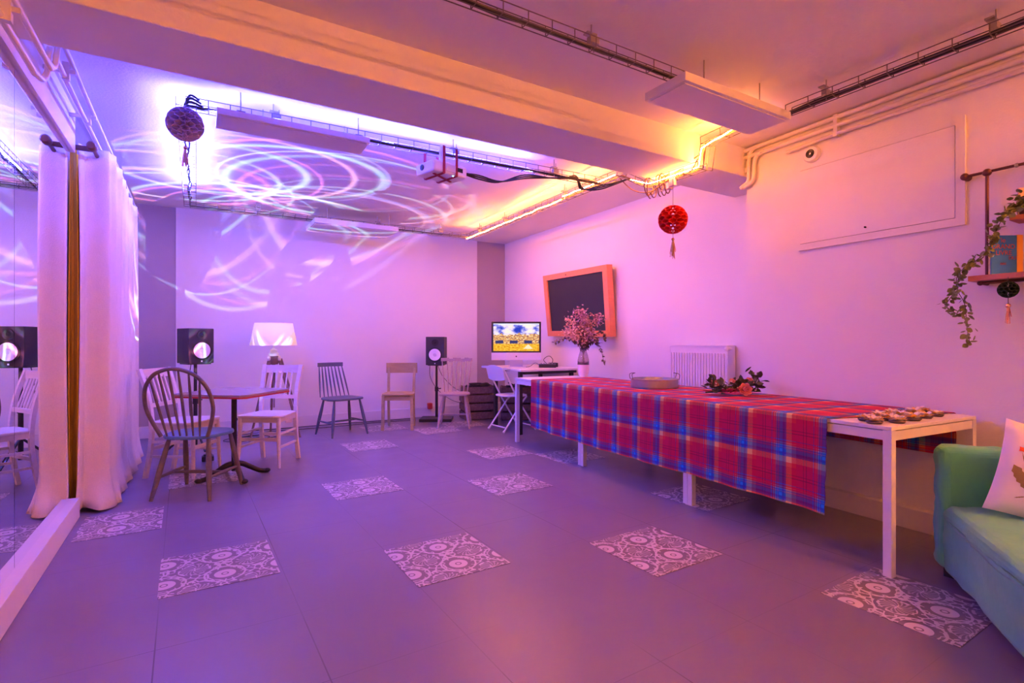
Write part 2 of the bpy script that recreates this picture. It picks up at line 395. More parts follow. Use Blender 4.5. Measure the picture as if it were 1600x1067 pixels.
def smoothpath(pts, k=6):
    pts = [Vector(p) for p in pts]; out = []
    for i in range(len(pts)-1):
        p0 = pts[max(i-1, 0)]; p1 = pts[i]; p2 = pts[i+1]; p3 = pts[min(i+2, len(pts)-1)]
        for j in range(k):
            t_ = j/k
            out.append(.5*((2*p1)+(p2-p0)*t_+(2*p0-5*p1+4*p2-p3)*t_**2+(3*p1-p0-3*p2+p3)*t_**3))
    out.append(pts[-1]); return out

# ------------------------------------------------------------------ room shell
HN, HF = 2.68, 2.73            # ceiling height in front of the beam and behind it
BZ = 2.443; BY0, BY1 = 2.64, 3.08
def wr(Y): return 3.80+.047*(Y-2.64)          # near stretch of the right wall
def wf(Y): return 4.355+.025*(Y-7.45)         # far stretch of the right wall
YB = 7.45; YF = -2.6; XL = -.70
f = MB().box((1.7, 2.4, -.05), (6.4, 10.6, .1)).build('floor', M['floor']); struct(f)
def tileq(u0, v0):
    c_, s_ = math.cos(TA), math.sin(TA); q = [(0, 0), (1, 0), (1, 1), (0, 1)]; out = []
    for a, b2 in q:
        uu, vv = (u0+a)*TS, (v0+b2)*TS; out.append((uu*c_-vv*s_, uu*s_+vv*c_))
    return out
TL = [(-.191, 5.558), (1.838, 4.551), (3.863, 3.534), (4.863, 1.527), (1.857, 7.657), (3.915, 6.621), (4.978, 8.733),
      (2.936, 10.851), (5.92, 4.55), (-1.22, 7.64), (-.19, 9.6), (3.96, 12.95), (5.0, 11.9), (6.0, 12.4), (5.98, 7.7)]
for u0, v0 in TL:
    o = MB(); q = tileq(u0, v0)
    if u0 < -1:
        q = [(max(x, -.6), y) for x, y in q]
    o.add([(x, y, .0005) for x, y in q]+[(x, y, .002) for x, y in q], [(4, 5, 6, 7), (0, 1, 5, 4), (1, 2, 6, 5), (2, 3, 7, 6), (3, 0, 4, 7)])
    du = (-.6-tileq(u0, v0)[0][0])/TS if u0 < -1 else 0
    st = [(du, 0), (1, 0), (1, 1), (du, 1)]; o.uv = {i: st[i % 4] for i in range(8)}
    o.build('patterned_tile', M['tile'], f)
c = MB().box((1.6, (YF+BY0+.2)/2, HN+.06), (6.2, BY0+.2-YF, .12)).box((1.6, (BY0+YB)/2+.2, HF+.06), (6.2, YB-BY0+.1, .12)).build('ceiling', M['ceil']); struct(c)
struct(MB().box((1.8, (BY0+BY1)/2, (BZ+HF)/2+.02), (5.3, BY1-BY0, HF-BZ+.02)).build('trim_1', M['ceil'], bevel=.006))   # the beam
MB().box((4.0, BY0-.012, 2.50), (.46, .02, .035)).build('trim_2', M['ceil'], struct(bpy.data.objects['trim_1']))
# back wall: white centre between two taupe ends
XR = 4.6
bw = MB().box((1.82, YB+.05, HF/2), (4.04, .12, HF)).build('wall_back', M['wall']); struct(bw)
MB().box((-.66, YB+.065, HF/2), (.92, .12, HF)).build('painted_panel', M['wall_taupe'], bw)
MB().box((4.22, YB+.065, HF/2), (.76, .12, HF)).build('painted_panel', M['wall_taupe'], bw)
def wallstrip(name, p0, p1, th, z0, z1, m, par=None):   # wall whose room face runs p0->p1; thickness to the right of travel
    d = Vector((p1[0]-p0[0], p1[1]-p0[1])).normalized(); n = Vector((d.y, -d.x))*th
    q = [(p0[0], p0[1]), (p0[0]+n.x, p0[1]+n.y), (p1[0]+n.x, p1[1]+n.y), (p1[0], p1[1])]
    o = MB().hexa([(x, y, z0) for x, y in q], [(x, y, z1) for x, y in q]).build(name, m, par)
    return o if par else struct(o)
wallstrip('wall_right', (wr(YF), YF), (wr(BY0), BY0), .5, 0, HF, M['wall'])
wallstrip('wall_right_far', (wf(BY0)+.001, BY0), (wf(YB), YB), .2, 0, HF, M['wall'])
struct(MB().box((XL-.06, (YF+4.36)/2, HF/2), (.12, 4.36-YF, HF)).build('wall_left', M['wall']))
struct(MB().box((-.98, 5.95, HF/2), (.12, 3.2, HF)).build('wall_left_far', M['wall']))
struct(MB().box((1.6, YF-.06, HF/2), (5.0, .12, HF)).build('wall_front', M['wall']))
# skirtings
def bb(name, p0, p1, th, h, m=M['base']):
    d = Vector((p1[0]-p0[0], p1[1]-p0[1])).normalized(); n = Vector((-d.y, d.x))*th
    q = [(p0[0], p0[1]), (p1[0], p1[1]), (p1[0]+n.x, p1[1]+n.y), (p0[0]+n.x, p0[1]+n.y)]
    return struct(MB().hexa([(x, y, .001) for x, y in q], [(x, y, h) for x, y in q]).build(name, m, bevel=.003))
bb('baseboard_right', (wr(YF), YF), (wr(BY0), BY0), .065, .124)
bb('baseboard_right_far', (wf(BY0), BY0+.01), (wf(YB)-.002, YB-.015), .018, .13)
bb('baseboard_back', (wf(YB)-.03, YB-.01), (-.9, YB-.01), .016, .14)
# mirror with its ledge
rail = MB().hexa([(-.70, -2.4, .001), (-.605, -2.4, .001), (-.637, 4.33, .001), (-.70, 4.33, .001)], [(-.70, -2.4, .127), (-.605, -2.4, .127), (-.637, 4.33, .127), (-.70, 4.33, .127)]).build('baseboard_left', M['base'], bevel=.003); struct(rail)
mir = thing('wall_mirror', 'floor to soffit mirror covering the left wall beside the cream curtain', 'mirror', (-.68, 2.0, .128))
for y0, y1 in ((-2.0, -.5), (-.496, 1.3), (1.304, 3.11), (3.114, 4.36)):
    MB().box((-.688, (y0+y1)/2, (.128+2.335)/2), (.01, y1-y0, 2.335-.128)).build('mirror_pane', M['mirror'], mir, world=True)
struct(MB().hexa([(-.70, -2.4, 2.34), (-.66, -2.4, 2.34), (-.66, 4.33, 2.34), (-.70, 4.33, 2.34)], [(-.70, -2.4, HN-.01), (-.66, -2.4, HN-.01), (-.66, 4.33, HN-.01), (-.70, 4.33, HN-.01)]).build('trim_3', M['wall']))
# pipes above the mirror
P = thing('heating_pipes', 'pair of thin white pipes running above the mirror and dipping under the beam', 'pipe', (-.58, 2.9, 2.3))
MB().tube(smoothpath([(-.585, -1, 2.27), (-.585, 2.60, 2.27), (-.585, 2.9, 2.27), (-.58, 3.06, 2.29), (-.575, 3.13, 2.36), (-.575, 3.16, 2.46), (-.575, 3.3, 2.49), (-.58, 4.2, 2.49), (-.58, 7.4, 2.49)], 5), .013, 10).build('pipe', M['pipe_w'], P, smooth=True, world=True)
MB().tube(smoothpath([(-.55, -1, 2.34), (-.55, 2.7, 2.34), (-.55, 2.95, 2.345), (-.55, 3.12, 2.38), (-.54, 3.15, 2.5), (-.54, 3.3, 2.55), (-.545, 4.2, 2.55), (-.545, 7.4, 2.55)], 5), .012, 10).build('pipe', M['pipe_w'], P, smooth=True, world=True)
for y, z in ((1.4, 2.3), (2.5, 2.3), (3.5, 2.52), (4.15, 2.52)):
    MB().box((-.60, y, z), (.14, .02, .02)).box((-.57, y, z), (.03, .03, .09)).build('bracket', M['pipe_w'], P, world=True)
T3 = MB().bar((-.66, 3.1, 2.62), (-.66, 7.4, 2.62), .03, .03).build('wall_conduit', M['pipe_w']); tag(T3, 'slim white conduit along the wall top above the mirror', 'conduit')

# right wall: access hatch, pipes, alarm
def onwall(Y, off=0): return wr(Y)-off
H = thing('access_hatch', 'large flush white access hatch with raised frame high on right wall', 'hatch', (onwall(1.7), 1.7, 1.79))
q0, q1 = 1.215, 2.20
def wq(y0, y1, z0, z1, d0, d1):   # slab on the right wall between depths d0,d1 off the wall
    b_ = [(onwall(y0, d1), y0), (onwall(y0, d0), y0), (onwall(y1, d0), y1), (onwall(y1, d1), y1)]
    return [(x, y, z0) for x, y in b_], [(x, y, z1) for x, y in b_]
fr = MB()
fr.hexa(*wq(q0, q1, 1.79, 1.835, .0, .016)); fr.hexa(*wq(q0, q0+.045, 1.835, 2.41, .0, .016)); fr.hexa(*wq(q1-.01, q1, 1.835, 2.41, .0, .002)); fr.hexa(*wq(q0, q1, 2.372, 2.41, .0, .003))
fr.build('hatch_frame', M['wall'], H, world=True)
MB().hexa(*wq(q0+.045, q1-.008, 1.835, 2.37, 0, .002)).build('shadow_gap', M['dark_in'], H, world=True)
MB().hexa(*wq(q0+.049, q1-.012, 1.839, 2.366, 0, .012)).build('hatch_door', M['wall'], H, world=True)
MB().lathe([(.006, 0), (.006, .01)], (onwall(1.74, .016), 1.74, 1.875), 12, Matrix.Rotation(R(-90), 3, 'Y')).build('lock', M['dark_in'], H, world=True)
A = thing('smoke_alarm', 'round white alarm with slotted dark centre beside the hatch', 'smoke alarm', (onwall(2.10), 2.10, 2.465))
rot = Matrix.Rotation(R(-90), 3, 'Y')
MB().lathe([(.058, 0), (.058, .02), (.05, .032), (.03, .034)], (onwall(2.10), 2.10, 2.465), 28, rot).build('housing', M['white'], A, smooth=True, world=True)
g = MB()
for r_ in (.011, .019, .027):
    g.tube([(onwall(2.10, .036), 2.10+r_*math.cos(a*math.pi/12), 2.465+r_*math.sin(a*math.pi/12)) for a in range(24)], .003, 5, closed=True)
g.build('grille', M['dark_in'], A, world=True)
P = thing('heating_pipes', 'three white pipes along the top of the right wall dropping at the beam', 'pipe', (onwall(2.5), 2.5, 2.5))
for z, yo, d in ((2.655, 2.60, .03), (2.60, 2.555, .03)):
    MB().tube(smoothpath([(onwall(YF+.1, d), YF+.1, z), (onwall(2.3, d), 2.3, z), (onwall(yo-.08, d), yo-.08, z-.004), (onwall(yo-.02, d), yo-.02, z-.02), (onwall(yo, d), yo, z-.09), (onwall(yo, d), yo, 2.46), (onwall(yo+.01, d), yo+.01, 2.40), (onwall(yo+.07, d), yo+.07, 2.37), (onwall(yo+.08)+.0, 2.655, 2.37), (onwall(2.6)+.15, 2.675, 2.37)], 6), .016, 12).build('pipe', M['pipe_w'], P, smooth=True, world=True)
MB().tube([(onwall(YF+.1, .03), YF+.1, 2.545), (onwall(1.96, .03), 1.96, 2.545), (onwall(2.3, .03), 2.28, 2.53)], .013, 12).build('pipe', M['pipe_w'], P, smooth=True, world=True)
MB().box((onwall(1.92, .02), 1.92, 2.60), (.05, .025, .15)).build('bracket', M['pipe_w'], P, world=True)

# ------------------------------------------------------------------ radiator on the far stretch of right wall
X0 = wf(3.4)
Rd = thing('radiator', 'white ribbed panel radiator on the right wall behind the table', 'radiator', (X0, 3.4, .40))
MB().box((X0-.12, 3.40, .75), (.012, .66, .68)).build('front_panel', M['metal_w'], Rd, bevel=.003, world=True)
rb = MB()
for i in range(20): rb.box((X0-.129, 3.10+i*.0325, .73), (.012, .014, .58))
rb.build('ribs', M['metal_w'], Rd, bevel=.004, world=True)
MB().box((X0-.07, 3.40, 1.088), (.12, .67, .012)).build('top_grille', M['metal_w'], Rd, world=True)
for y in (3.065, 3.735): MB().box((X0-.07, y, .75), (.11, .006, .68)).build('side_cover', M['metal_w'], Rd, world=True)
MB().lathe([(.018, 0), (.022, .03), (.022, .06), (.015, .065)], (X0-.13, 3.03, 1.06), 16, rot).build('thermostat_valve', M['white'], Rd, smooth=True, world=True)
for y in (3.2, 3.6): MB().box((X0-.01, y, .75), (.02, .05, .3)).build('wall_bracket', M['metal_w'], Rd, world=True)

# ------------------------------------------------------------------ cable trays and led ropes
def tray(name, label, pts, hangers, zc, cables=3, w_=.10, h_=.045, rib=.12, cm=M['cable']):
    pts = [Vector(p) for p in pts]; T_ = thing(name, label, 'cable tray', pts[0])
    wires = MB(); ribs = []
    for a, b_ in zip(pts[:-1], pts[1:]):
        d = (b_-a).normalized(); L = (b_-a).length
        vert = abs(d.z) > .8
        n = d.cross(Vector((0, 0, 1))).normalized() if not vert else Vector((1, 0, 0)); up = n.cross(d).normalized()
        if up.z < 0 and not vert: up = -up
        for sx, uz in ((-.5, 1), (.5, 1), (-.5, 0), (.5, 0), (0, 0)):
            off = n*w_*sx + up*h_*uz; wires.tube([a+off, b_+off], .0028, 5)
        k = int(L/rib)
        for i in range(k+1):
            c_ = a+d*(i*L/max(k, 1)); ribs.append(MB().tube([c_-n*w_/2+up*h_, c_-n*w_/2, c_+n*w_/2, c_+n*w_/2+up*h_], .0028, 5))
    wires.build('long_wires', M['wire'], T_, world=True); [q_.build('rung', M['wire'], T_, world=True) for q_ in ribs]
    for j in range(cables):
        r_ = random.Random(j*7+len(label))
        pp = []
        for a, b_ in zip(pts[:-1], pts[1:]):
            K = max(2, int((b_-a).length/.18))
            d = (b_-a).normalized(); n = d.cross(Vector((0, 0, 1))); n = n.normalized() if n.length > .1 else Vector((1, 0, 0))
            for i in range(K): pp.append(a.lerp(b_, i/K)+n*(j-(cables-1)/2)*.012+n*r_.uniform(-.012, .012)+Vector((0, 0, .009+.004*r_.random())))
        pp.append(pts[-1]+Vector((0, 0, .01)))
        MB().tube(pp, .006, 6).build('cable', cm, T_, smooth=True, world=True)
    for x, y in hangers:
        hz = zc(y)
        z0 = min(pts, key=lambda p: (p.x-x)**2+(p.y-y)**2).z
        hb = MB().tube([(x, y, z0+.0), (x, y, hz)], .004, 6).tube([(x+.04, y+.03, z0+.01), (x+.04, y+.03, hz-.02)], .0035, 6)
        hb.box((x+.02, y+.01, z0+.052), (.055, .03, .03)).box((x+.01, y+.02, z0+.085), (.06, .035, .008))
        hb.build('hanger', M['steel'], T_, world=True)
    return T_
zc = lambda y: HN if y < 2.64 else HF
tray('cable_tray', 'thin wire cable tray crossing the near ceiling toward the heater panel', [(-.55, 2.0, 2.56), (2.32, 2.0, 2.56)], [(.2, 2.0), (1.66, 2.0)], zc, 2, .055, .05, .13)
tray('cable_tray', 'wire tray with thick black cables running along near right ceiling', [(3.20, 1.93, 2.56), (3.20, -2.3, 2.56)], [(3.20, 1.70), (3.20, .93), (3.2, -.6)], zc, 4, .07, .05, .14)
tray('cable_tray', 'blue-lit ladder tray on far ceiling left running away from beam', [(-.05, 3.86, 2.60), (-.05, 6.72, 2.60)], [(-.05, 5.3), (-.05, 4.4)], zc, 2, .11, .05, .10)
tray('cable_tray', 'wire tray behind the beam carrying blue light rope and the projector', [(-.05, 3.88, 2.60), (3.24, 3.74, 2.58)], [(.45, 3.86), (1.75, 3.80), (2.7, 3.76)], zc, 3, .10, .05, .12)
tray('cable_tray', 'dark wire tray along the far back wall ceiling above the chairs', [(-.05, 6.72, 2.60), (3.28, 6.62, 2.585)], [(.6, 6.7), (2.0, 6.66), (2.85, 6.64)], zc, 1, .09, .045, .13)
tray('cable_tray', 'orange-lit tray from back right corner ducking under the beam', [(3.30, 6.62, 2.58), (3.20, 3.45, 2.58), (3.19, 3.12, 2.395), (3.19, 2.58, 2.395), (3.16, 2.53, 2.55), (3.16, 2.2, 2.57)], [(3.27, 5.6), (3.22, 4.3), (3.29, 6.3)], zc, 1, .10, .05, .12, cm=M['brown_cable'])
def rope(label, pts, m, r_=.009, wig=.006, nm='led_rope'):
    P_ = []; pts = [Vector(p) for p in pts]
    for a, b_ in zip(pts[:-1], pts[1:]):
        K = max(1, int((b_-a).length/.09))
        for i in range(K): P_.append(a.lerp(b_, i/K)+Vector((random.uniform(-wig, wig), random.uniform(-wig, wig), random.uniform(-wig, wig))))
    P_.append(pts[-1]); o = MB().tube(P_, r_, 6).build(nm, m, loc=pts[0]); return tag(o, label, 'light rope')
rope('blue glowing light rope in the left far tray', [(-.05, 3.92, 2.642), (-.05, 6.2, 2.642)], M['led_blue'], .0055)
rope('blue glowing light rope in the tray behind the beam', [(.05, 3.87, 2.612), (2.5, 3.80, 2.605)], M['led_blue2'], .0055)
rope('orange glowing rope running to the back right ceiling corner', [(3.25, 6.62, 2.565), (3.19, 4.32, 2.575)], M['led_far'], .0033)
rope('brighter orange rope stretch in the tray just behind the beam', [(3.19, 4.3, 2.60), (3.17, 3.5, 2.60)], M['led_bend'], .0038)
rope('bright orange rope bending up the front of the beam', [(3.17, 3.3, 2.50), (3.17, 3.10, 2.42), (3.17, 2.60, 2.415), (3.14, 2.55, 2.53), (3.13, 2.15, 2.60)], M['led_bend'], .0036)
rope('orange light rope in the near right tray toward the sofa', [(3.20, -.35, 2.60), (3.20, -2.1, 2.60)], M['led_sofa'])
rope('orange light rope across the ceiling near the front wall', [(2.95, -1.2, 2.625), (1.2, -1.2, 2.625)], M['led_near'])
# tangle of cable under the beam
tg = MB()
rnd = random.Random(3)
for i in range(5):
    cx, cy, cz = 3.20+rnd.uniform(-.08, .05), 3.0+rnd.uniform(-.1, .12), 2.37+rnd.uniform(-.03, .02); rr_ = rnd.uniform(.05, .085)
    a0 = rnd.uniform(0, 6)
    tg.tube([(cx+rr_*math.cos(a0+a*.35)*.9, cy+rr_*math.cos(a0+a*.35)*.3+.002*a, cz+rr_*math.sin(a0+a*.35)) for a in range(22)], .0045, 6)
tg.tube(smoothpath([(3.23, 3.5, 2.58), (3.2, 3.3, 2.42), (3.2, 3.1, 2.36), (3.2, 2.9, 2.42), (3.17, 2.6, 2.5)], 6), .005, 6)
tg.tube(smoothpath([(3.15, 3.05, 2.33), (3.19, 2.85, 2.42), (3.17, 2.68, 2.40), (3.13, 2.57, 2.46)], 6), .004, 6)
tag(tg.build('cable_tangle', M['brown_cable'], smooth=True, loc=(3.2, 3.0, 2.35)), 'coiled brown cables bunched in the tray just above the red paper ball', 'cables')
cb = MB().box((3.19, 2.86, 2.38), (.03, .05, .07)).box((3.22, 2.92, 2.36), (.05, .03, .045)).build('connector_block', M['blue_paper'], loc=(3.19, 2.86, 2.34)); tag(cb, 'small bluish plug connectors dangling among the coiled brown cables', 'connector')
# black cable bundle from the projector to the right tray
cbm = MB()
for k_ in range(3):
    o_ = k_*.015
    cbm.tube(smoothpath([(1.80, 3.66+o_, 2.43), (1.92, 3.68, 2.44-o_), (2.12, 3.70+o_, 2.43), (2.35, 3.70, 2.49+o_), (2.6, 3.68, 2.53), (2.75, 3.66+o_, 2.55), (2.9, 3.7, 2.60-o_), (3.02, 3.75+o_, 2.52), (3.1, 3.6, 2.49+o_), (3.24, 3.38+o_, 2.55)], 6), .006, 6)
tag(cbm.build('cable_bundle', M['cable'], smooth=True, loc=(1.8, 3.66, 2.43)), 'black cables sagging from the projector along the tray to the beam', 'cables')
rndb = random.Random(12); cbm = MB()
for k_ in range(3):
    cbm.tube(smoothpath([(.02+k_*.01, 3.80, 2.63-k_*.02), (-.03, 3.83, 2.66-k_*.02), (-.06, 3.92, 2.60), (-.05-k_*.01, 4.2, 2.57), (-.04, 4.5, 2.585)], 6), .007, 6)
tag(cbm.build('cable_bundle', M['cable'], smooth=True, loc=(0, 3.8, 2.6)), 'dark cables turning the corner of tray above the pale paper ball', 'cables')

# ------------------------------------------------------------------ heater panels on the ceiling
def cpanel(label, x0, x1, y0, y1, z, th, rods):
    T_ = thing('heater_panel', label, 'heater panel', ((x0+x1)/2, (y0+y1)/2, z), 0, 'flat heater panels hung under the ceiling')
    MB().box(((x0+x1)/2, (y0+y1)/2, z+th/2), (x1-x0, y1-y0, th)).build('casing', M['panel_edge'], T_, bevel=.003, world=True)
    MB().box(((x0+x1)/2, (y0+y1)/2, z-.002), (x1-x0-.045, y1-y0-.045, .006)).build('face_plate', M['panel'], T_, world=True)
    for x, y in rods:
        MB().tube([(x, y, z+th), (x, y, zc(y))], .004, 6).box((x, y, z+th+.006), (.05, .05, .008)).build('suspension_rod', M['steel'], T_, world=True)
cpanel('long white heater panel hung in front of the beam at right', 2.165, 3.10, 1.856, 2.142, 2.48, .047, [(2.9, 1.93), (2.4, 1.93), (2.9, 2.07), (2.4, 2.07)])
cpanel('long heater panel hung behind the beam at left, next to pale paper ball', .115, 1.075, 3.757, 4.03, 2.555, .04, [(.25, 3.79), (1.0, 3.79), (.4, 3.99), (.95, 3.99)])
cpanel('heater panel far back under the ceiling, crossed by light swirls', 1.19, 2.20, 6.42, 6.99, 2.52, .055, [(1.35, 6.5), (2.1, 6.5), (1.35, 6.9), (2.1, 6.9)])

cpanel('unseen panel added above camera end of the room, screening floor from the cross light rope', .1, 3.0, -1.38, -1.02, 2.545, .04, [(.4, -1.3), (2.6, -1.3)])  # out-of-view panel, added to keep the cross rope's direct light off the floor
# ------------------------------------------------------------------ projector
Pj = thing('projector', 'white projector strapped beneath the ceiling tray with red webbing', 'projector', (1.62, 3.73, 2.385), R(14))
MB().box((0, 0, .045), (.32, .23, .09)).build('body', M['white'], Pj, bevel=.018, seg=3)
MB().box((.0, -.118, .045), (.10, .006, .05)).build('port_panel', M['panel'], Pj)
g = MB()
for i in range(6): g.box((.045+i*.012, -.118, .05), (.006, .008, .03))
g.build('sockets', M['black'], Pj)
MB().lathe([(.022, 0), (.022, .006), (.016, .008)], (-.159, .03, .05), 20, Matrix.Rotation(R(-90), 3, 'Y')).build('lens', M['black'], Pj, smooth=True)
st = MB()
for x in (-.07, .05): st.box((x, 0, -.002), (.022, .236, .006)).box((x, -.12, .10), (.022, .004, .2)).box((x, .12, .10), (.022, .004, .2))
st.box((-.01, -.02, -.005), (.24, .02, .005), Matrix.Rotation(R(20), 3, 'Z'))
st.build('strap', M['red_strap'], Pj)
MB().ball((.03, -.1, .0), .005).build('indicator_light', M['led_dot'], Pj)
MB().tube([(.0, 0, .09), (.0, 0, .24)], .02, 12).build('mount', M['white'], Pj)

# ------------------------------------------------------------------ honeycomb paper balls with tassels
def paperball(label, loc, r_, m, tm, cat='paper ball', N_=11, hang=.3, tassel=.2, sy=1.0, cells=6):
    T_ = thing('paper_ball', label, cat, loc)
    g = MB(); D = 2*math.pi/(2*N_); K = 72
    for k_ in range(2*N_):
        s_ = 1 if k_ % 2 else -1; o = len(g.v)
        for i in range(K+1):
            ph = math.pi*(i/K); tr = math.cos(cells*2*ph)
            th = k_*D+s_*D*.5*max(-1, min(1, 1.6*tr))
            for q in (.4, 1.0):
                rr_ = r_*q*math.sin(ph)
                g.v.append((rr_*math.cos(th), rr_*math.sin(th)*sy, r_*math.cos(ph)*.98))
        for i in range(K): g.f.append((o+2*i, o+2*i+1, o+2*i+3, o+2*i+2))
    g.build('paper_honeycomb', m, T_, solid=.0016); MB().ball((0, 0, 0), r_*.36, 16, 10).build('core', m, T_, smooth=True)
    MB().tube([(0, 0, r_*.9), (0, 0, hang)], .0015, 5).tube([(0, 0, -r_*.9), (.0, 0, -r_-.04)], .0015, 5).build('string', M['stem'], T_)
    t_ = MB(); rn = random.Random(int(r_*1000))
    for i in range(26):
        a = rn.uniform(0, 6.28); q = rn.uniform(.3, 1)*.16*tassel; t_.bar((.004*math.cos(a), .004*math.sin(a), -r_-.04), (q*math.cos(a), q*math.sin(a), -r_-.04-tassel*rn.uniform(.5, .95)), .005, .0012)
    t_.ball((0, 0, -r_-.04), .012)
    t_.build('tassel', tm, T_); return T_
paperball('red honeycomb paper ball with gold tassel hanging over the plaid table', (3.07, 2.75, 2.045), .108, M['red_paper'], M['gold'], hang=.34, tassel=.16)
MB().tube([(0, 0, .338), (.05, 0, .349), (.09, .005, .352)], .002, 5).build('hook', M['stem'], bpy.data.objects['paper_ball'])
paperball('pale lilac honeycomb paper ball hanging at far left ceiling', (-.055, 3.86, 2.485), .105, M['blue_paper'], M['copper'], hang=.11, tassel=.0001+.13, sy=1)

# ------------------------------------------------------------------ curtains
def curtain(name, label, m, x_mid, amp, y0, y1, zt, zb, waves, nu=300, nv=40, flare=0.0, phase=0.0, grow=0.0, puddle=.0):
    T_ = thing(name, label, 'curtain', (x_mid, y0, 0))
    g = MB()
    for j in range(nv+1):
        q = j/nv; z = zt+(zb-zt)*q; k_ = 1+grow*q*q
        for i in range(nu+1):
            s_ = i/nu; a = phase+s_*waves*2*math.pi
            x = x_mid+amp*k_*math.cos(a)*(1+.15*math.sin(5*a)) + .01*math.sin(3*q+7*s_)
            y = y0+(y1-y0)*s_ + amp*.45*math.sin(2*a)*k_ + .01*math.sin(6*q+s_*30)
            low = max(0, (q-.90)/.10)
            x += flare*low**1.5*(.5+.5*math.cos(a)); y -= puddle*low**2*(.6+.4*math.sin(3*a))*(1 if s_ < .25 else .3)
            g.v.append((x, y, z + (.012*math.sin(a*2) if low > .9 else 0)))
    for j in range(nv):
        for i in range(nu):
            a = j*(nu+1)+i; g.f.append((a, a+1, a+nu+2, a+nu+1))
    g.build('fabric', m, T_, smooth=True, solid=.003, world=True); return T_
ct = curtain('curtain', 'cream woven floor-length curtain on a rod beside mirror end', M['curtain'], -.575, .082, 4.41, 6.35, 2.43, .02, 6.0, flare=.045, phase=math.pi, grow=.12, puddle=.13)
rod = MB().tube([(-.57, 4.30, 2.385), (-.57, 6.5, 2.385)], .013, 12).build('rod', M['brown_cable'], ct, smooth=True, world=True)
MB().lathe([(.026, 0), (.028, .02), (.028, .06), (.02, .07)], (-.57, 4.33, 2.385), 16, Matrix.Rotation(R(90), 3, 'X')).build('finial', M['brown_cable'], rod, smooth=True, world=True)
MB().box((-.62, 4.36, 2.385), (.11, .02, .03)).build('bracket', M['brown_cable'], ct, world=True)
curtain('curtain', 'mustard yellow curtain just visible in gap behind the cream one', M['yellow'], -.705, .036, 4.405, 6.2, 2.42, .03, 5, nu=200, nv=6, phase=.4)

# ------------------------------------------------------------------ chairs
def turned(a, b_, r0, r1, r2, n=10, k=8):
    a, b_ = Vector(a), Vector(b_); pts = [a.lerp(b_, i/k) for i in range(k+1)]
    rs = [(r0*(1-q)+r1*q*2 if False else (r0+(r1-r0)*math.sin(math.pi*q)+(r2-r0)*q*.5)) for q in [i/k for i in range(k+1)]]
    return pts, rs
def outline_seat(w_, d_, front=1.0, n=28, p=3.2, back=.9):
    out = []
    for i in range(n):
        a = 2*math.pi*i/n; c_, s_ = math.cos(a), math.sin(a)
        x = abs(c_)**(2/p)*math.copysign(1, c_)*w_/2; y = abs(s_)**(2/p)*math.copysign(1, s_)*d_/2
        x *= (front if y > 0 else back) if abs(y) > .02 else (front+back)/2
        out.append((x, y))
    return out
def windsor(label, loc, rz):
    T_ = thing('windsor_chair', label, 'chair', loc, rz)
    MB().prism(outline_seat(.44, .43, 1.02, p=2.6, back=.92), .430, .455).build('seat', M['blue_seat'], T_, bevel=.007)
    feet = {(-1, 1): (-.17, .12, -.215, .215), (1, 1): (.17, .12, .215, .215), (-1, -1): (-.14, -.12, -.205, -.225), (1, -1): (.14, -.12, .205, -.225)}
    mids = {}
    for kx, (x0, y0, x1, y1) in feet.items():
        p, r_ = turned((x1, y1, 0), (x0, y0, .432), .012, .019, .014); MB().tube(p, r_, 12).build('leg', M['grey_wood'], T_, smooth=True)
        mids[kx] = Vector((x1, y1, 0)).lerp(Vector((x0, y0, .432)), .36)
    for s_ in (-1, 1): MB().tube(*turned(mids[(s_, 1)], mids[(s_, -1)], .008, .013, .008), 10).build('stretcher', M['grey_wood'], T_, smooth=True)
    MB().tube(*turned((mids[(-1, 1)]+mids[(-1, -1)])/2, (mids[(1, 1)]+mids[(1, -1)])/2, .008, .013, .008), 10).build('stretcher', M['grey_wood'], T_, smooth=True)
    hp = []
    base = lambda x, z: (x, -.175-.13*((z-.45)/.48)-.02*(1-(x/.2)**2)*0, z)
    prof = [(-.165, .45), (-.215, .58), (-.235, .68), (-.215, .80), (-.15, .89), (-.07, .93), (0, .94), (.07, .93), (.15, .89), (.215, .80), (.235, .68), (.215, .58), (.165, .45)]
    hp = smoothpath([base(x, z) for x, z in prof], 6)
    MB().tube(hp, .0135, 12).build('hoop', M['grey_wood'], T_, smooth=True)
    for i in range(6):
        x = -.115+i*.046; xt = x*1.5
        zt = .94-.05*(abs(xt)/.15)**2.2
        pts, rs = turned((x, -.185, .45), base(xt, zt), .006, .010, .006); MB().tube(pts, rs, 8).build('spindle', M['grey_wood'], T_, smooth=True)
    return T_
windsor('grey hoop-back spindle chair with blue seat, nearest the camera', (.02, 4.585, 0), R(-30))

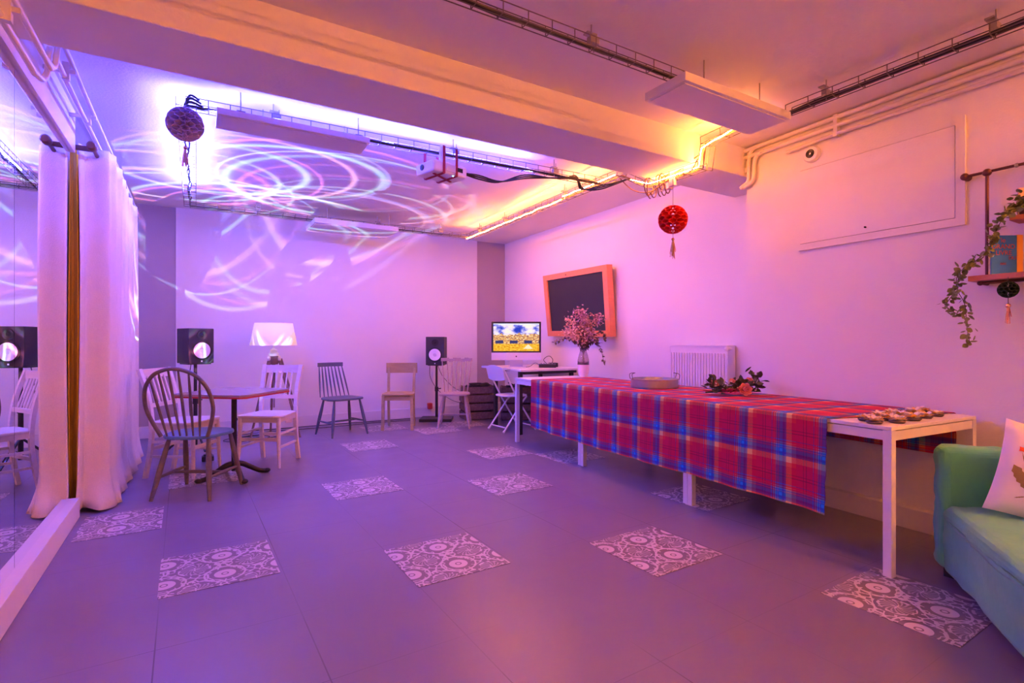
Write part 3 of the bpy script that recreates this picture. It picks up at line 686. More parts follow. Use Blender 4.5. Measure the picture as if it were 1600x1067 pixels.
def cafe(label, loc, rz, m=None):
    m = m or M['white_wood']
    T_ = thing('cafe_chair', label, 'chair', loc, rz)
    MB().prism(outline_seat(.42, .41, 1.02, p=6, back=.88), .445, .465).build('seat', m, T_, bevel=.006)
    for x in (-1, 1):
        MB().tube([(x*.19, .185, 0), (x*.18, .175, .25), (x*.175, .165, .446)], [.013, .018, .021], 8).build('leg', m, T_, smooth=True)
        st_ = smoothpath([(x*.175, -.225, 0), (x*.17, -.185, .25), (x*.17, -.175, .45), (x*.172, -.205, .68), (x*.18, -.275, .90)], 5)
        g = MB()
        for a, b_ in zip(st_[:-1], st_[1:]): g.bar(a, b_, .034, .028, up=(0, 1, 0))
        g.build('back_post', m, T_)
    MB().bar((-.17, .165, .425), (.17, .165, .425), .02, .045).bar((-.16, -.17, .425), (.16, -.17, .425), .02, .045).bar((-.172, .165, .425), (-.165, -.17, .425), .02, .045).bar((.172, .165, .425), (.165, -.17, .425), .02, .045).build('apron', m, T_)
    for x in (-1, 1):
        MB().bar((x*.18, .175, .30), (x*.17, -.18, .30), .014, .02).bar((x*.183, .178, .18), (x*.17, -.19, .18), .014, .02).build('stretcher', m, T_)
    MB().bar((-.17, .17, .25), (.17, .17, .25), .014, .03).bar((-.17, -.185, .24), (.17, -.185, .24), .014, .03).build('stretcher', m, T_)
    g = MB()
    for i in range(6):
        x0 = -.178+.0593*i; g.bar((x0, -.270-.012*math.sin(math.pi*i/6), .862), (x0+.0593, -.270-.012*math.sin(math.pi*(i+1)/6), .862), .018, .075)
    g.build('top_rail', m, T_)
    MB().bar((-.17, -.185, .60), (.17, -.185, .60), .016, .035).build('back_rail', m, T_)
    for i in range(5):
        x = -.10+.05*i; MB().tube([(x, -.188, .60), (x, -.262, .84)], .008, 8).build('spindle', m, T_)
    return T_
cafe('worn white wooden chair behind the hoop-back chair, facing the table', (-.07, 5.30, 0), R(-122))
cafe('worn white wooden chair on the lamp side of the bistro table', (.585, 5.34, 0), R(146))

def spindle_back(label, loc, rz, m, n=8, w_=.43, top_w=.36, d_=.40, hr=.86, wavy=False, turned_leg=True, name='spindle_chair', topc=.05, fan=.0):
    T_ = thing(name, label, 'chair', loc, rz)
    MB().prism(outline_seat(w_, d_, 1.0, p=3.4, back=.93), .425, .45).build('seat', m, T_, bevel=.007)
    P_ = {}
    for x in (-1, 1):
        for y in (-1, 1):
            a = (x*(w_/2-.005), y*(d_/2+.01), 0); b_ = (x*(w_/2-.07), y*(d_/2-.07), .428)
            pts, rs = turned(a, b_, .010, .019, .012); MB().tube(pts, rs, 10).build('leg', m, T_, smooth=True); P_[(x, y)] = Vector(a).lerp(Vector(b_), .38)
    for x in (-1, 1): MB().tube(*turned(P_[(x, 1)], P_[(x, -1)], .007, .012, .007), 8).build('stretcher', m, T_, smooth=True)
    MB().tube(*turned((P_[(-1, 1)]+P_[(-1, -1)])/2, (P_[(1, 1)]+P_[(1, -1)])/2, .007, .012, .007), 8).build('stretcher', m, T_, smooth=True)
    ty = -d_/2-.085
    g = MB(); K = 8
    for i in range(K):
        x0 = -top_w/2+top_w*i/K; x1 = x0+top_w/K
        c0 = -.03*math.cos(math.pi*(x0/top_w)); c1 = -.03*math.cos(math.pi*(x1/top_w))
        zz = hr-topc/2 + (.008*math.sin(i*2.2) if wavy else 0)
        g.bar((x0, ty+c0, zz), (x1, ty+c1, zz), .02, topc)
    g.build('top_rail', m, T_)
    for i in range(n):
        q = i/(n-1)*2-1; xb = q*(w_/2-.045-fan); xt = q*(top_w/2-.015)
        a = (xb, -d_/2+.03-.015*math.cos(q*1.4), .448); b_ = (xt, ty-.028*math.cos(q*1.5), hr-topc*.8)
        pts, rs = turned(a, b_, .006, .011 if turned_leg else .008, .006); MB().tube(pts, rs, 8).build('spindle', m, T_, smooth=True)
    return T_
spindle_back('slate grey spindle-back chair against the back wall, left of the olive chair', (1.53, 6.56, 0), R(195), M['slate_wood'], n=8, w_=.47, top_w=.33, d_=.40, hr=.865)
spindle_back('mauve spindle chair with wavy top rail, beside the crates', (2.95, 6.36, 0), R(150), M['mauve_wood'], n=7, w_=.42, top_w=.43, d_=.38, hr=.90, wavy=True, topc=.045, fan=.01)
# plain olive chair with broad back board
T_ = thing('wooden_chair', 'plain olive-yellow chair with broad curved back board by the wall', 'chair', (2.27, 6.60, 0), R(153))
m = M['olive_wood']
MB().prism(outline_seat(.40, .38, 1.02, p=7, back=.92), .445, .465).build('seat', m, T_, bevel=.005)
for x in (-1, 1):
    MB().bar((x*.185, .165, 0), (x*.178, .16, .445), .036, .036).build('leg', m, T_)
    g = MB(); st_ = smoothpath([(x*.165, -.21, 0), (x*.165, -.18, .25), (x*.165, -.175, .45), (x*.168, -.20, .65), (x*.172, -.26, .80)], 4)
    for a, b_ in zip(st_[:-1], st_[1:]): g.bar(a, b_, .032, .03, up=(0, 1, 0))
    g.build('back_post', m, T_)
MB().bar((-.175, .15, .41), (.175, .15, .41), .02, .06).bar((-.16, -.17, .41), (.16, -.17, .41), .02, .06).bar((-.172, .15, .41), (-.162, -.17, .41), .02, .06).bar((.172, .15, .41), (.162, -.17, .41), .02, .06).build('apron', m, T_)
g = MB()
for i in range(10):
    x0 = -.205+.041*i; x1 = x0+.041; f_ = lambda x: -.235-.03*math.cos(x/.205*1.5)
    g.bar((x0, f_(x0), .775), (x1, f_(x1), .775), .018, .135)
g.build('back_board', m, T_)

# white folding chair by the desk
T_ = thing('folding_chair', 'white folding chair with rounded back tucked up to the desk', 'chair', (3.47, 5.78, 0), R(-88))
m = M['metal_w']
MB().prism(outline_seat(.38, .36, 1.0, p=3), .435, .455).build('seat', m, T_, bevel=.006)
g = MB(); K = 10
for j in range(2):
    pass
o_ = []
for i in range(K+1):
    q = i/K*2-1; x = q*.20; top = .80+.035*(1-q*q); bot = .655-.02*(1-q*q)+.0*q; y = -.235-.02*(1-q*q)
    g.v += [(x, y+.02, bot), (x, y-.02, top), (x, y+.035, bot), (x, y-.005, top)]
for i in range(K):
    a = 4*i; g.f += [(a, a+4, a+5, a+1), (a+2, a+3, a+7, a+6), (a+1, a+5, a+7, a+3), (a, a+2, a+6, a+4)]
g.f += [(0, 1, 3, 2), (4*K, 4*K+2, 4*K+3, 4*K+1)]
g.build('backrest', m, T_, smooth=True)
for x in (-1, 1):
    MB().tube([(x*.205, .24, .012), (x*.195, -.02, .40), (x*.195, -.23, .78)], .011, 10).build('back_tube', m, T_, smooth=True)
    MB().tube([(x*.18, -.22, .012), (x*.175, .05, .36), (x*.17, .13, .435)], .011, 10).build('leg', m, T_, smooth=True)
    MB().ball((x*.205, .24, .016), .016).ball((x*.18, -.22, .016), .016).build('foot_cap', M['white'], T_)
MB().tube([(-.203, .20, .06), (.203, .20, .06)], .008, 8).tube([(-.18, -.19, .06), (.18, -.19, .06)], .008, 8).build('cross_bar', m, T_)

# ------------------------------------------------------------------ bistro table
T_ = thing('bistro_table', 'small red-edged square bistro table on black cast iron foot', 'table', (.275, 4.92, 0), R(-40))
def cutsq(s_, c_): h_ = s_/2; return [(-h_+c_, -h_), (h_-c_, -h_), (h_, -h_+c_), (h_, h_-c_), (h_-c_, h_), (-h_+c_, h_), (-h_, h_-c_), (-h_, -h_+c_)]
tp = MB().prism(cutsq(.64, .04), .703, .719).build('table_top', M['table_top'], T_)
MB().prism(cutsq(.646, .04), .690, .7025).build('edge_band', M['red_edge'], T_)
MB().tube([(0, 0, .06), (0, 0, .682)], .021, 16).build('column', M['cast'], T_, smooth=True)
MB().box((0, 0, .683), (.22, .22, .012)).build('top_plate', M['cast'], T_)
for k_ in range(4):
    a = R(45+90*k_+8); d = Vector((math.cos(a), math.sin(a), 0))
    pts = smoothpath([Vector((0, 0, .12)), d*.06+Vector((0, 0, .11)), d*.13+Vector((0, 0, .07)), d*.20+Vector((0, 0, .03)), d*.255+Vector((0, 0, .018))], 5)
    MB().tube(pts, [.024-.006*i/len(pts) for i in range(len(pts))], 10).ball(d*.262+Vector((0, 0, .02)), .022, sq=(1.3, 1.3, .85)).build('foot', M['cast'], T_, smooth=True)

# ------------------------------------------------------------------ speakers
def monitor(label, loc, rz, w_=.25, h_=.385, d_=.30, tilt=0):
    T_ = thing('loudspeaker', label, 'speaker', loc, rz)
    MB().box((0, 0, h_/2), (w_, d_, h_)).build('cabinet', M['speaker'], T_, bevel=.006)
    rot = Matrix.Rotation(R(90), 3, 'X'); y = -d_/2
    MB().lathe([(.098, 0), (.100, .008), (.085, .010), (.083, -.004)], (0, y-.001, h_*.37), 32, rot, False, False).build('surround', M['rubber'], T_, smooth=True)
    c_ = MB().lathe([(.082, .012), (.078, .013), (.050, .009), (.030, .006), (.002, .005)], (0, y, h_*.37), 32, rot, False, True).build('woofer_cone', M['cone'], T_, smooth=True)
    MB().lathe([(.024, 0), (.022, .006)], (0, y-.006, h_*.37), 24, rot).build('dust_cap', M['panel'], c_, smooth=True)
    MB().lathe([(.048, .0), (.046, .006), (.022, -.0), (.016, .004), (.002, .007)], (0, y-.002, h_*.80), 24, rot, False, True).build('tweeter', M['rubber'], T_, smooth=True)
    MB().box((0, y-.002, h_*.06), (.012, .004, .014)).build('badge', M['cone'], T_)
    return T_
def speakerstand(label, loc, rz, h_, kind=0):
    T_ = thing('speaker_stand', label, 'speaker stand', loc, rz)
    MB().tube([(0, 0, .05), (0, 0, h_*.55)], .020, 12).tube([(0, 0, h_*.55), (0, 0, h_-.01)], .016, 12).build('pole', M['black_metal'], T_, smooth=True)
    MB().box((0, 0, h_-.006), (.22, .22, .012)).build('top_plate', M['black_metal'], T_)
    MB().lathe([(.027, 0), (.027, .06)], (0, 0, h_*.55-.02), 14).tube([(.02, 0, h_*.55+.01), (.065, 0, h_*.55+.02)], .008, 8).build('clamp_knob', M['black_metal'], T_)
    if kind: MB().box((0, 0, .02), (.45, .34, .04)).build('base_plate', M['black_metal'], T_, bevel=.004)
    else:
        for a in (30, 150, 270): MB().tube([(0, 0, .25), (.25*math.cos(R(a)), .25*math.sin(R(a)), .012)], .011, 8).build('leg', M['black_metal'], T_)
    return T_
speakerstand('black speaker stand at left under the angled loudspeaker', (.0, 6.42, 0), R(20), .905)
monitor('angled black studio loudspeaker with white cone, left of the lamp', (.0, 6.42, .905), R(24), .245, .36, .27)
speakerstand('black pole stand with flat square base near the mauve chair', (2.96, 7.0, 0), R(-30), .80, 1)
monitor('upright black studio loudspeaker with white cone, near the right corner', (2.93, 6.93, .80), R(-32), .255, .395, .29)
def cable(name, label, pts, r_=.004, m=M['cable'], k=8):
    pp = smoothpath(pts, k); return tag(MB().tube(pp, r_, 6).build(name, m, smooth=True, loc=pts[0]), label, 'cable')
cable('speaker_cable', 'thin cable hanging from left loudspeaker down to the floor', [(-.03, 6.56, .95), (-.06, 6.6, .7), (-.05, 6.6, .35), (.0, 6.75, .012), (.2, 7.2, .008)])
cable('speaker_cable', 'black cable drooping from right loudspeaker behind the mauve chair', [(2.99, 7.08, .86), (3.1, 7.1, .62), (3.3, 7.0, .42), (3.45, 6.95, .48), (3.52, 6.85, .50)])
cable('speaker_cable', 'second cable looping behind the stand pole to the crates', [(2.90, 7.08, .86), (2.93, 7.15, .60), (3.1, 7.12, .36), (3.4, 7.1, .22), (3.55, 7.0, .40)])
cable('floor_cable', 'long black cable lying along the foot of the back wall', [(.5, 7.36, .006), (1.0, 7.34, .006), (1.6, 7.36, .006), (2.2, 7.33, .006), (2.75, 7.3, .006)])
cable('floor_cable', 'black cable snaking on floor just in front of the skirting', [(.35, 7.05, .006), (.8, 7.18, .006), (1.5, 7.14, .006), (2.1, 7.2, .006), (2.7, 7.15, .006)])
cable('floor_cable', 'loose coil of black cable on floor under the tripod lamp', [(.45+.22*math.cos(a*.8)+.01*a, 6.75+.16*math.sin(a*.8), .006+.0008*a) for a in range(20)], .004, k=4)
for x, l in ((.42, 'small dark plug adaptor on the skirting behind the table'), (.52, 'second dark plug adaptor beside the first on skirting')):
    tag(MB().ball((x, 7.39, .16), .035, sq=(1, .8, .8)).build('plug', M['black'], smooth=True, loc=(x, 7.39, .12)), l, 'plug')
tag(MB().box((1.05, 7.42, .09), (.08, .03, .05)).build('wall_socket', M['plug'], bevel=.004, loc=(1.05, 7.42, .06)), 'cream socket box low on the back wall skirting', 'socket')
tag(MB().box((3.02, 7.4, .16), (.07, .06, .09)).build('extension_plug', M['red_plastic'], bevel=.01, loc=(3.02, 7.4, .12)), 'red plug against the wall behind the mauve chair', 'plug')

# ------------------------------------------------------------------ tripod lamp
T_ = thing('tripod_lamp', 'wooden tripod floor lamp with wide cream drum shade', 'lamp', (.79, 6.74, 0))
for a in (-150, -30, 90):
    d = Vector((math.cos(R(a)), math.sin(R(a)), 0))
    MB().tube([d*.31, d*.19+Vector((0, 0, .42))], .012, 8).build('lower_leg', M['lamp_wood'], T_)
    MB().bar(d*.22+Vector((0, 0, .33)), d*.06+Vector((0, 0, .93)), .028, .02).bar(d*.225+Vector((.03, 0, .33)), d*.065+Vector((.02, 0, .93)), .014, .02).build('leg', M['lamp_wood'], T_)
    MB().ball(d*.065+Vector((0, 0, .93)), .028, sq=(.8, .8, 1.2)).build('hinge', M['lamp_white'], T_)
MB().tube([Vector((.17*math.cos(R(a)), .17*math.sin(R(a)), .52)) for a in (-150, -30, 90)], .003, 6, closed=True).build('chain', M['steel'], T_)
MB().lathe([(.045, .86), (.06, .90), (.06, .95), (.052, .96)], n=20).build('turned_head', M['lamp_wood'], T_, smooth=True)
MB().lathe([(.06, .96), (.055, .99), (.04, 1.0), (.038, 1.03), (.022, 1.04), (.010, 1.05), (.010, 1.12)], n=20).build('collar', M['lamp_white'], T_, smooth=True)
sh = MB().lathe([(.255, 1.085), (.205, 1.345)], n=48, capb=False, capt=False).build('lamp_shade', M['shade'], T_, smooth=True, solid=.003)
MB().tube([(.255*math.cos(a*math.pi/24), .255*math.sin(a*math.pi/24), 1.085) for a in range(48)], .003, 5, closed=True).tube([(.205*math.cos(a*math.pi/24), .205*math.sin(a*math.pi/24), 1.345) for a in range(48)], .003, 5, closed=True).build('rim_wire', M['lamp_white'], sh)
MB().ball((0, 0, 1.20), .032).build('bulb', M['white'], T_, smooth=True)

# ------------------------------------------------------------------ disco effect lamp on the floor with its projected swirls
DL = Vector((.10, 5.72, .09))
T_ = thing('disco_lamp', 'small black effect lamp on floor under the chairs, throwing coloured swirls', 'lamp', (DL.x, DL.y, 0))
MB().box((0, 0, .03), (.10, .09, .045)).build('housing', M['black'], T_, bevel=.006)
MB().lathe([(.036, .053), (.036, .068), (.030, .070)], n=20).build('bezel', M['black_metal'], T_, smooth=True)
ld = bpy.data.lights.new('disco_beam', 'SPOT'); lo = bpy.data.objects.new('disco_beam', ld); col.objects.link(lo)
lo.parent = T_; lo.location = (0, 0, .085)
ax = Vector((.52, .56, 2.62)).normalized()
lo.rotation_euler = (-ax).to_track_quat('Z', 'Y').to_euler()
ld.energy = S_DISCO; ld.spot_size = R(98); ld.spot_blend = .2; ld.shadow_soft_size = .004; ld.use_nodes = True
t = ld.node_tree; t.nodes.clear(); out = N(t, 'ShaderNodeOutputLight'); em = N(t, 'ShaderNodeEmission'); t.links.new(em.outputs[0], out.inputs[0])
tc = N(t, 'ShaderNodeTexCoord'); sep = N(t, 'ShaderNodeSeparateXYZ'); t.links.new(tc.outputs['Normal'], sep.inputs[0])
zz = mth(t, 'MAXIMUM', mth(t, 'ABSOLUTE', sep.outputs[2]), .05)
px_ = mth(t, 'DIVIDE', sep.outputs[0], zz); py_ = mth(t, 'DIVIDE', sep.outputs[1], zz)
acc = None
cols = [(.55, .75, 1), (1, .25, .45), (.5, 1, .9), (.3, .35, 1), (.9, .5, .7), (.5, .8, 1), (.8, .2, .8)]
rn = random.Random(5)
for i in range(24):
    a = 2*math.pi*i/24+.2; ce = .36; rr_ = .40 + .07*math.sin(i*2.3)
    dx = mth(t, 'SUBTRACT', px_, ce*math.cos(a)); dy = mth(t, 'MULTIPLY', mth(t, 'SUBTRACT', py_, ce*.9*math.sin(a)), 1.08)
    d_ = mth(t, 'SQRT', mth(t, 'ADD', mth(t, 'MULTIPLY', dx, dx), mth(t, 'MULTIPLY', dy, dy)))
    g_ = mth(t, 'ABSOLUTE', mth(t, 'SUBTRACT', d_, rr_))
    g_ = mth(t, 'MULTIPLY', g_, g_); g_ = mth(t, 'DIVIDE', g_, -2*(.0045+.003*(i % 3))**2); g_ = mth(t, 'EXPONENT', g_)
    # only part of each ring is bright
    an = mth(t, 'ARCTAN2', dy, dx); fade = mth(t, 'ADD', mth(t, 'MULTIPLY', mth(t, 'SINE', mth(t, 'ADD', an, a*1.7)), .35), .65)
    g_ = mth(t, 'MULTIPLY', g_, fade)
    v_ = N(t, 'ShaderNodeVectorMath', operation='SCALE'); v_.inputs[0].default_value = cols[i % 7]; t.links.new(g_, v_.inputs['Scale'])
    if acc is None: acc = v_.outputs[0]
    else:
        q = N(t, 'ShaderNodeVectorMath', operation='ADD'); t.links.new(acc, q.inputs[0]); t.links.new(v_.outputs[0], q.inputs[1]); acc = q.outputs[0]
t.links.new(acc, em.inputs[0]); em.inputs[1].default_value = 1.0

# ------------------------------------------------------------------ desk, computer, crates
T_ = thing('desk', 'white desk on black square legs holding the computer', 'desk', (3.40, 5.35, 0))
dx0, dy0 = 3.36, 5.36
MB().hexa([(3.34, 5.33, .765), (wf(5.3)-.05, 5.33, .765), (wf(6.5)-.05, 6.50, .765), (3.42, 6.50, .765)], [(3.34, 5.33, .79), (wf(5.3)-.05, 5.33, .79), (wf(6.5)-.05, 6.50, .79), (3.42, 6.50, .79)]).build('desk_top', M['white'], T_, bevel=.003, world=True)
for x, y in ((3.375, 5.40), (3.455, 6.15), (4.15, 5.40), (4.18, 6.15)): MB().box((x, y, .3825), (.042, .042, .763)).build('leg', M['black'], T_, world=True)
MB().bar((3.40, 5.37, .745), (4.2, 5.37, .745), .03, .03).bar((3.455, 6.15, .745), (4.2, 6.15, .745), .03, .03).build('under_rail', M['black'], T_, world=True)
T_ = thing('computer', 'all-in-one desktop computer with silver chin showing a bright campsite picture', 'computer', (3.60, 5.86, .79), R(-31))
tl = Matrix.Rotation(R(-4), 3, 'X')
z0 = .10
MB().box((0, 0, z0+.25), (.65, .022, .50), None).build('casing', M['black'], T_, bevel=.006)
MB().box((0, -.003, z0+.045), (.65, .022, .10), None).build('chin', M['silver'], T_, bevel=.004)
o = MB(); o.add([(-.30, -.0125, z0+.115), (.30, -.0125, z0+.115), (.30, -.0125, z0+.475), (-.30, -.0125, z0+.475)], [(0, 1, 2, 3)]); o.uv = {0: (0, 0), 1: (1, 0), 2: (1, 1), 3: (0, 1)}
o.build('screen', M['screen'], T_)
MB().lathe([(.010, 0), (.010, .002)], (0, -.0145, z0+.045), 16, Matrix.Rotation(R(90), 3, 'X')).build('emblem', M['logo'], T_)
MB().hexa([(-.10, -.08, 0), (.10, -.08, 0), (.10, .10, 0), (-.10, .10, 0)], [(-.10, -.08, .008), (.10, -.08, .008), (.10, .10, .008), (-.10, .10, .008)]).box((0, .06, .13), (.17, .01, .25), Matrix.Rotation(R(14), 3, 'X')).build('stand', M['silver'], T_)
kb = MB().box((0, 0, .006), (.28, .11, .010))
kb = kb.build('keyboard', M['white'], bevel=.002); kb.location = (3.46, 5.62, .79); kb.rotation_euler = (0, 0, R(-20)); tag(kb, 'slim white keyboard lying in front of the computer screen', 'keyboard')
T_ = thing('audio_interface', 'small black audio box with cables on the desk beside screen', 'audio device', (3.93, 5.62, .79), R(-35))
MB().box((0, 0, .025), (.22, .14, .045)).build('case', M['black'], T_, bevel=.004)
kn = MB()
for i in range(5): kn.lathe([(.008, 0), (.007, .014)], (-.08+.035*i, -.03, .047), 10)
kn.build('knobs', M['steel'], T_)
MB().tube(smoothpath([(0, .05, .04), (-.05, .06, .10), (.02, .05, .15), (.07, .04, .10), (.05, .06, .04)], 6), .004, 6).tube(smoothpath([(-.1, .02, .03), (-.16, .0, .06), (-.22, -.03, .02), (-.28, -.02, .006)], 6), .003, 6).build('leads', M['cable'], T_)
T_ = thing('power_brick', 'black power supply box on desk, right of the audio box', 'power supply', (4.08, 5.70, .79), R(-20))
MB().box((0, 0, .03), (.10, .12, .055)).build('case', M['black'], T_, bevel=.005)
def crate(label, loc, rz):
    T_ = thing('wooden_crate', label, 'crate', loc, rz, 'old wooden crates stacked by the desk')
    for s_ in (-1, 1):
        for k_ in range(2):
            MB().box((0, s_*.145, .065+k_*.12), (.50, .014, .095)).build('long_slat', M['crate'], T_)
            MB().box((s_*.243, 0, .065+k_*.12), (.014, .276, .095)).build('end_slat', M['crate'], T_)
    for x in (-1, 1):
        for y in (-1, 1): MB().box((x*.225, y*.126, .12), (.025, .024, .24)).build('corner_post', M['crate'], T_)
    MB().box((0, 0, .010), (.47, .27, .012)).build('bottom', M['crate'], T_)
    return T_
crate('lower weathered wooden crate left of the black desk leg', (3.56, 6.86, 0), R(-12))
crate('upper weathered wooden crate stacked left of desk, full of black cables', (3.55, 6.86, .242), R(-16))
crate('dark wooden crate standing on floor under the desk', (4.02, 6.5, 0), R(-30))
crate('dark wooden crate on top under the desk, behind folding chair', (4.02, 6.5, .242), R(-26))
rnd = random.Random(9)
for base, l in (((3.55, 6.86, .47), 'heap of black cables on the crate left of the desk'), ((4.02, 6.5, .47), 'heap of black cables on the crate under the desk')):
    g = MB()
    for i in range(7):
        pts = [(base[0]+rnd.uniform(-.18, .18), base[1]+rnd.uniform(-.09, .09), base[2]+rnd.uniform(-.02, .06)) for _ in range(5)]
        g.tube(smoothpath(pts, 6), .008, 6)
    g.box((base[0]-.05, base[1], base[2]+.0), (.22, .13, .05))
    tag(g.build('cable_heap', M['cable'], loc=base), l, 'cables')

# ------------------------------------------------------------------ blackboard
T_ = thing('blackboard', 'square blackboard in a deep orange pine frame leaning off right wall', 'blackboard', (4.22, 5.36, 1.19))
c00, c10, c11, c01 = Vector((4.215, 6.02, 1.205)), Vector((4.175, 4.68, 1.185)), Vector((4.13, 4.70, 2.035)), Vector((4.165, 6.07, 2.045))
ex = (c10-c00); ez = (c01-c00); nn = ex.cross(ez).normalized()   # points into the room or wall
if nn.x > 0: nn = -nn
def bp_(a, b_, d=0): return c00*(1-a)*(1-b_)+c10*a*(1-b_)+c11*a*b_+c01*(1-a)*b_ + nn*d
def slab(a0, a1, b0, b1, d0, d1):
    g = MB(); return g.hexa([bp_(a0, b0, d0), bp_(a1, b0, d0), bp_(a1, b0, d1), bp_(a0, b0, d1)], [bp_(a0, b1, d0), bp_(a1, b1, d0), bp_(a1, b1, d1), bp_(a0, b1, d1)])
fa, fb = .062, .085
for args in ((0, 1, 1-fb, 1), (0, 1, 0, fb), (0, fa, fb, 1-fb), (1-fa, 1, fb, 1-fb)):
    g = slab(*args, -.085, 0)
    g.f = g.f[:]; g.build('frame_side', M['pine'], T_, world=True)
slab(fa, 1-fa, fb, 1-fb, -.03, -.02).build('slate', M['board'], T_, world=True)
MB().ball(bp_(.40, .955, .002), .008).build('nail', M['black'], T_, world=True)

# ------------------------------------------------------------------ white tables under the plaid cloth
TX, TY = 2.835, 1.205
tdir = Vector((3.095-2.843, 5.065-1.214, 0)).normalized(); tsid = Vector((tdir.y, -tdir.x, 0)); trz = -math.atan2(tdir.x, tdir.y)
def tp_(t_, s_, z): return Vector((TX, TY, 0))+tdir*t_+tsid*s_+Vector((0, 0, z))
TLn, TD, TZ = 1.283, .84, .722
names = ['white square-legged table at the sofa end of the row', 'middle white table of the row, hidden beneath the plaid cloth', 'white table at the desk end of the row']
proto = None
for i in range(3):
    base = tp_(i*(TLn+.003), 0, 0)
    if proto is None:
        T_ = thing('dining_table', names[0], 'table', base, trz, 'three white tables in a row'); proto = T_
        MB().box((TD/2, TLn/2, TZ-.009), (TD, TLn, .018)).build('table_top', M['metal_w'], T_, bevel=.002)
        MB().box((TD/2, .02, TZ-.045), (TD-.08, .034, .045)).box((TD/2, TLn-.02, TZ-.045), (TD-.08, .034, .045)).box((.02, TLn/2, TZ-.045), (.034, TLn-.08, .045)).box((TD-.02, TLn/2, TZ-.045), (.034, TLn-.08, .045)).build('apron', M['metal_w'], T_, bevel=.001)
        for x in (.0195, TD-.0195):
            for y in (.0195, TLn-.0195): MB().box((x, y, (TZ-.018)/2), (.039, .039, TZ-.019)).build('leg', M['metal_w'], T_, bevel=.0015)
    else:
        c = copy_tree(proto); c.location = base; c['label'] = names[i]

# plaid cloth
g = MB(); nu = 120; path = []
def clothpath(t_):
    ripple = .006*math.sin(t_*9)+.004*math.sin(t_*23+1)
    sag = .004*math.sin(t_*3)
    pts = []
    K = 12
    for i in range(K+1):
        q = i/K; z = .218+(.715-.218)*q + .006*math.sin(t_*2.1)
        pts.append((-.014-ripple*(1-q)*1.5-.012*(1-q), min(z, .722)))
    pts += [(-.010, .7245), (.0, .7275)]
    for i in range(1, 14): pts.append((TD*i/14, .7275+.0006*math.sin(i*1.3+t_*5)))
    pts += [(TD, .7275), (TD+.008, .7235), (TD+.012, .715)]
    for i in range(1, 5): pts.append((TD+.014+ripple*.5*i/5, .715-.06*i))
    return pts
t0, t1 = .30, 3.46
acc_v = None
for i in range(nu+1):
    q = i/nu
    base = clothpath(t0+(t1-t0)*q)
    if acc_v is None:
        acc_v = [0]
        for a, b_ in zip(base[:-1], base[1:]): acc_v.append(acc_v[-1]+math.hypot(a[0]-b_[0], a[1]-b_[1]))
    for j, (s_, z) in enumerate(base):
        fs = j/(len(base)-1)
        tt = (t0-.20*max(0, min(1, (s_+.01)/TD)))*(1-q) + t1*q
        if i in (0,) : tt += .003*math.sin(j*2.1)
        g.v.append(tuple(tp_(tt, s_, z))); g.uv[len(g.v)-1] = (tt, acc_v[j])
W_ = len(base)
for i in range(nu):
    for j in range(W_-1):
        a = i*W_+j; g.f.append((a, a+1, a+W_+1, a+W_))
o = g.build('tablecloth', M['plaid'], smooth=False, solid=.002); tag(o, 'red, blue and tan plaid cloth draped over the row of tables', 'tablecloth')

# ------------------------------------------------------------------ things on the table
ZT = .7295
# round zinc tray
T_ = thing('round_tray', 'round ribbed zinc tray with two wire handles on the plaid cloth', 'tray', (3.45, 3.30, ZT))
MB().lathe([(.20, .0), (.205, .015), (.20, .03), (.205, .045), (.20, .06), (.205, .075), (.198, .078), (.192, .02), (.01, .016)], n=40, capt=True).build('pan', M['tin'], T_, smooth=True)
for a in (-1, 1):
    d = Vector((math.cos(R(-31)), math.sin(R(-31)), 0))*a; n_ = Vector((-d.y, d.x, 0))
    pts = smoothpath([d*.2+n_*.055+Vector((0, 0, .07)), d*.205+n_*.045+Vector((0, 0, .115)), d*.17+Vector((0, 0, .125)), d*.205-n_*.045+Vector((0, 0, .115)), d*.2-n_*.055+Vector((0, 0, .07))], 5)
    MB().tube(pts, .003, 6).build('handle', M['wire'], T_)
# vase with dried flowers
VX, VY = 3.80, 4.72
T_ = thing('vase', 'clear glass vase with frosted pink lower half at the end of the cloth', 'vase', (VX, VY, ZT))
MB().lathe([(.045, 0), (.062, .04), (.066, .10), (.0655, .135)], n=28, capt=True).build('frosted_base', M['vase_frost'], T_, smooth=True)
MB().lathe([(.0655, .136), (.064, .19), (.05, .25), (.036, .29), (.040, .305)], n=28, capb=False, capt=False).build('glass_body', M['glass'], T_, smooth=True, solid=.002)
T_ = thing('dried_bouquet', 'tall bouquet of dried pink blossoms and drooping eucalyptus in the vase', 'flowers', (VX, VY, ZT+.14))
rnd = random.Random(21); stems = MB(); bl = MB(); bl2 = MB(); lv = MB()
cr = Vector((math.cos(R(-YAW)), math.sin(R(-YAW)), 0))       # sideways across the room
dp = Vector((-cr.y, cr.x, 0))
def vpt(a, b_, z): return Vector((0, 0, z))+cr*a+dp*b_
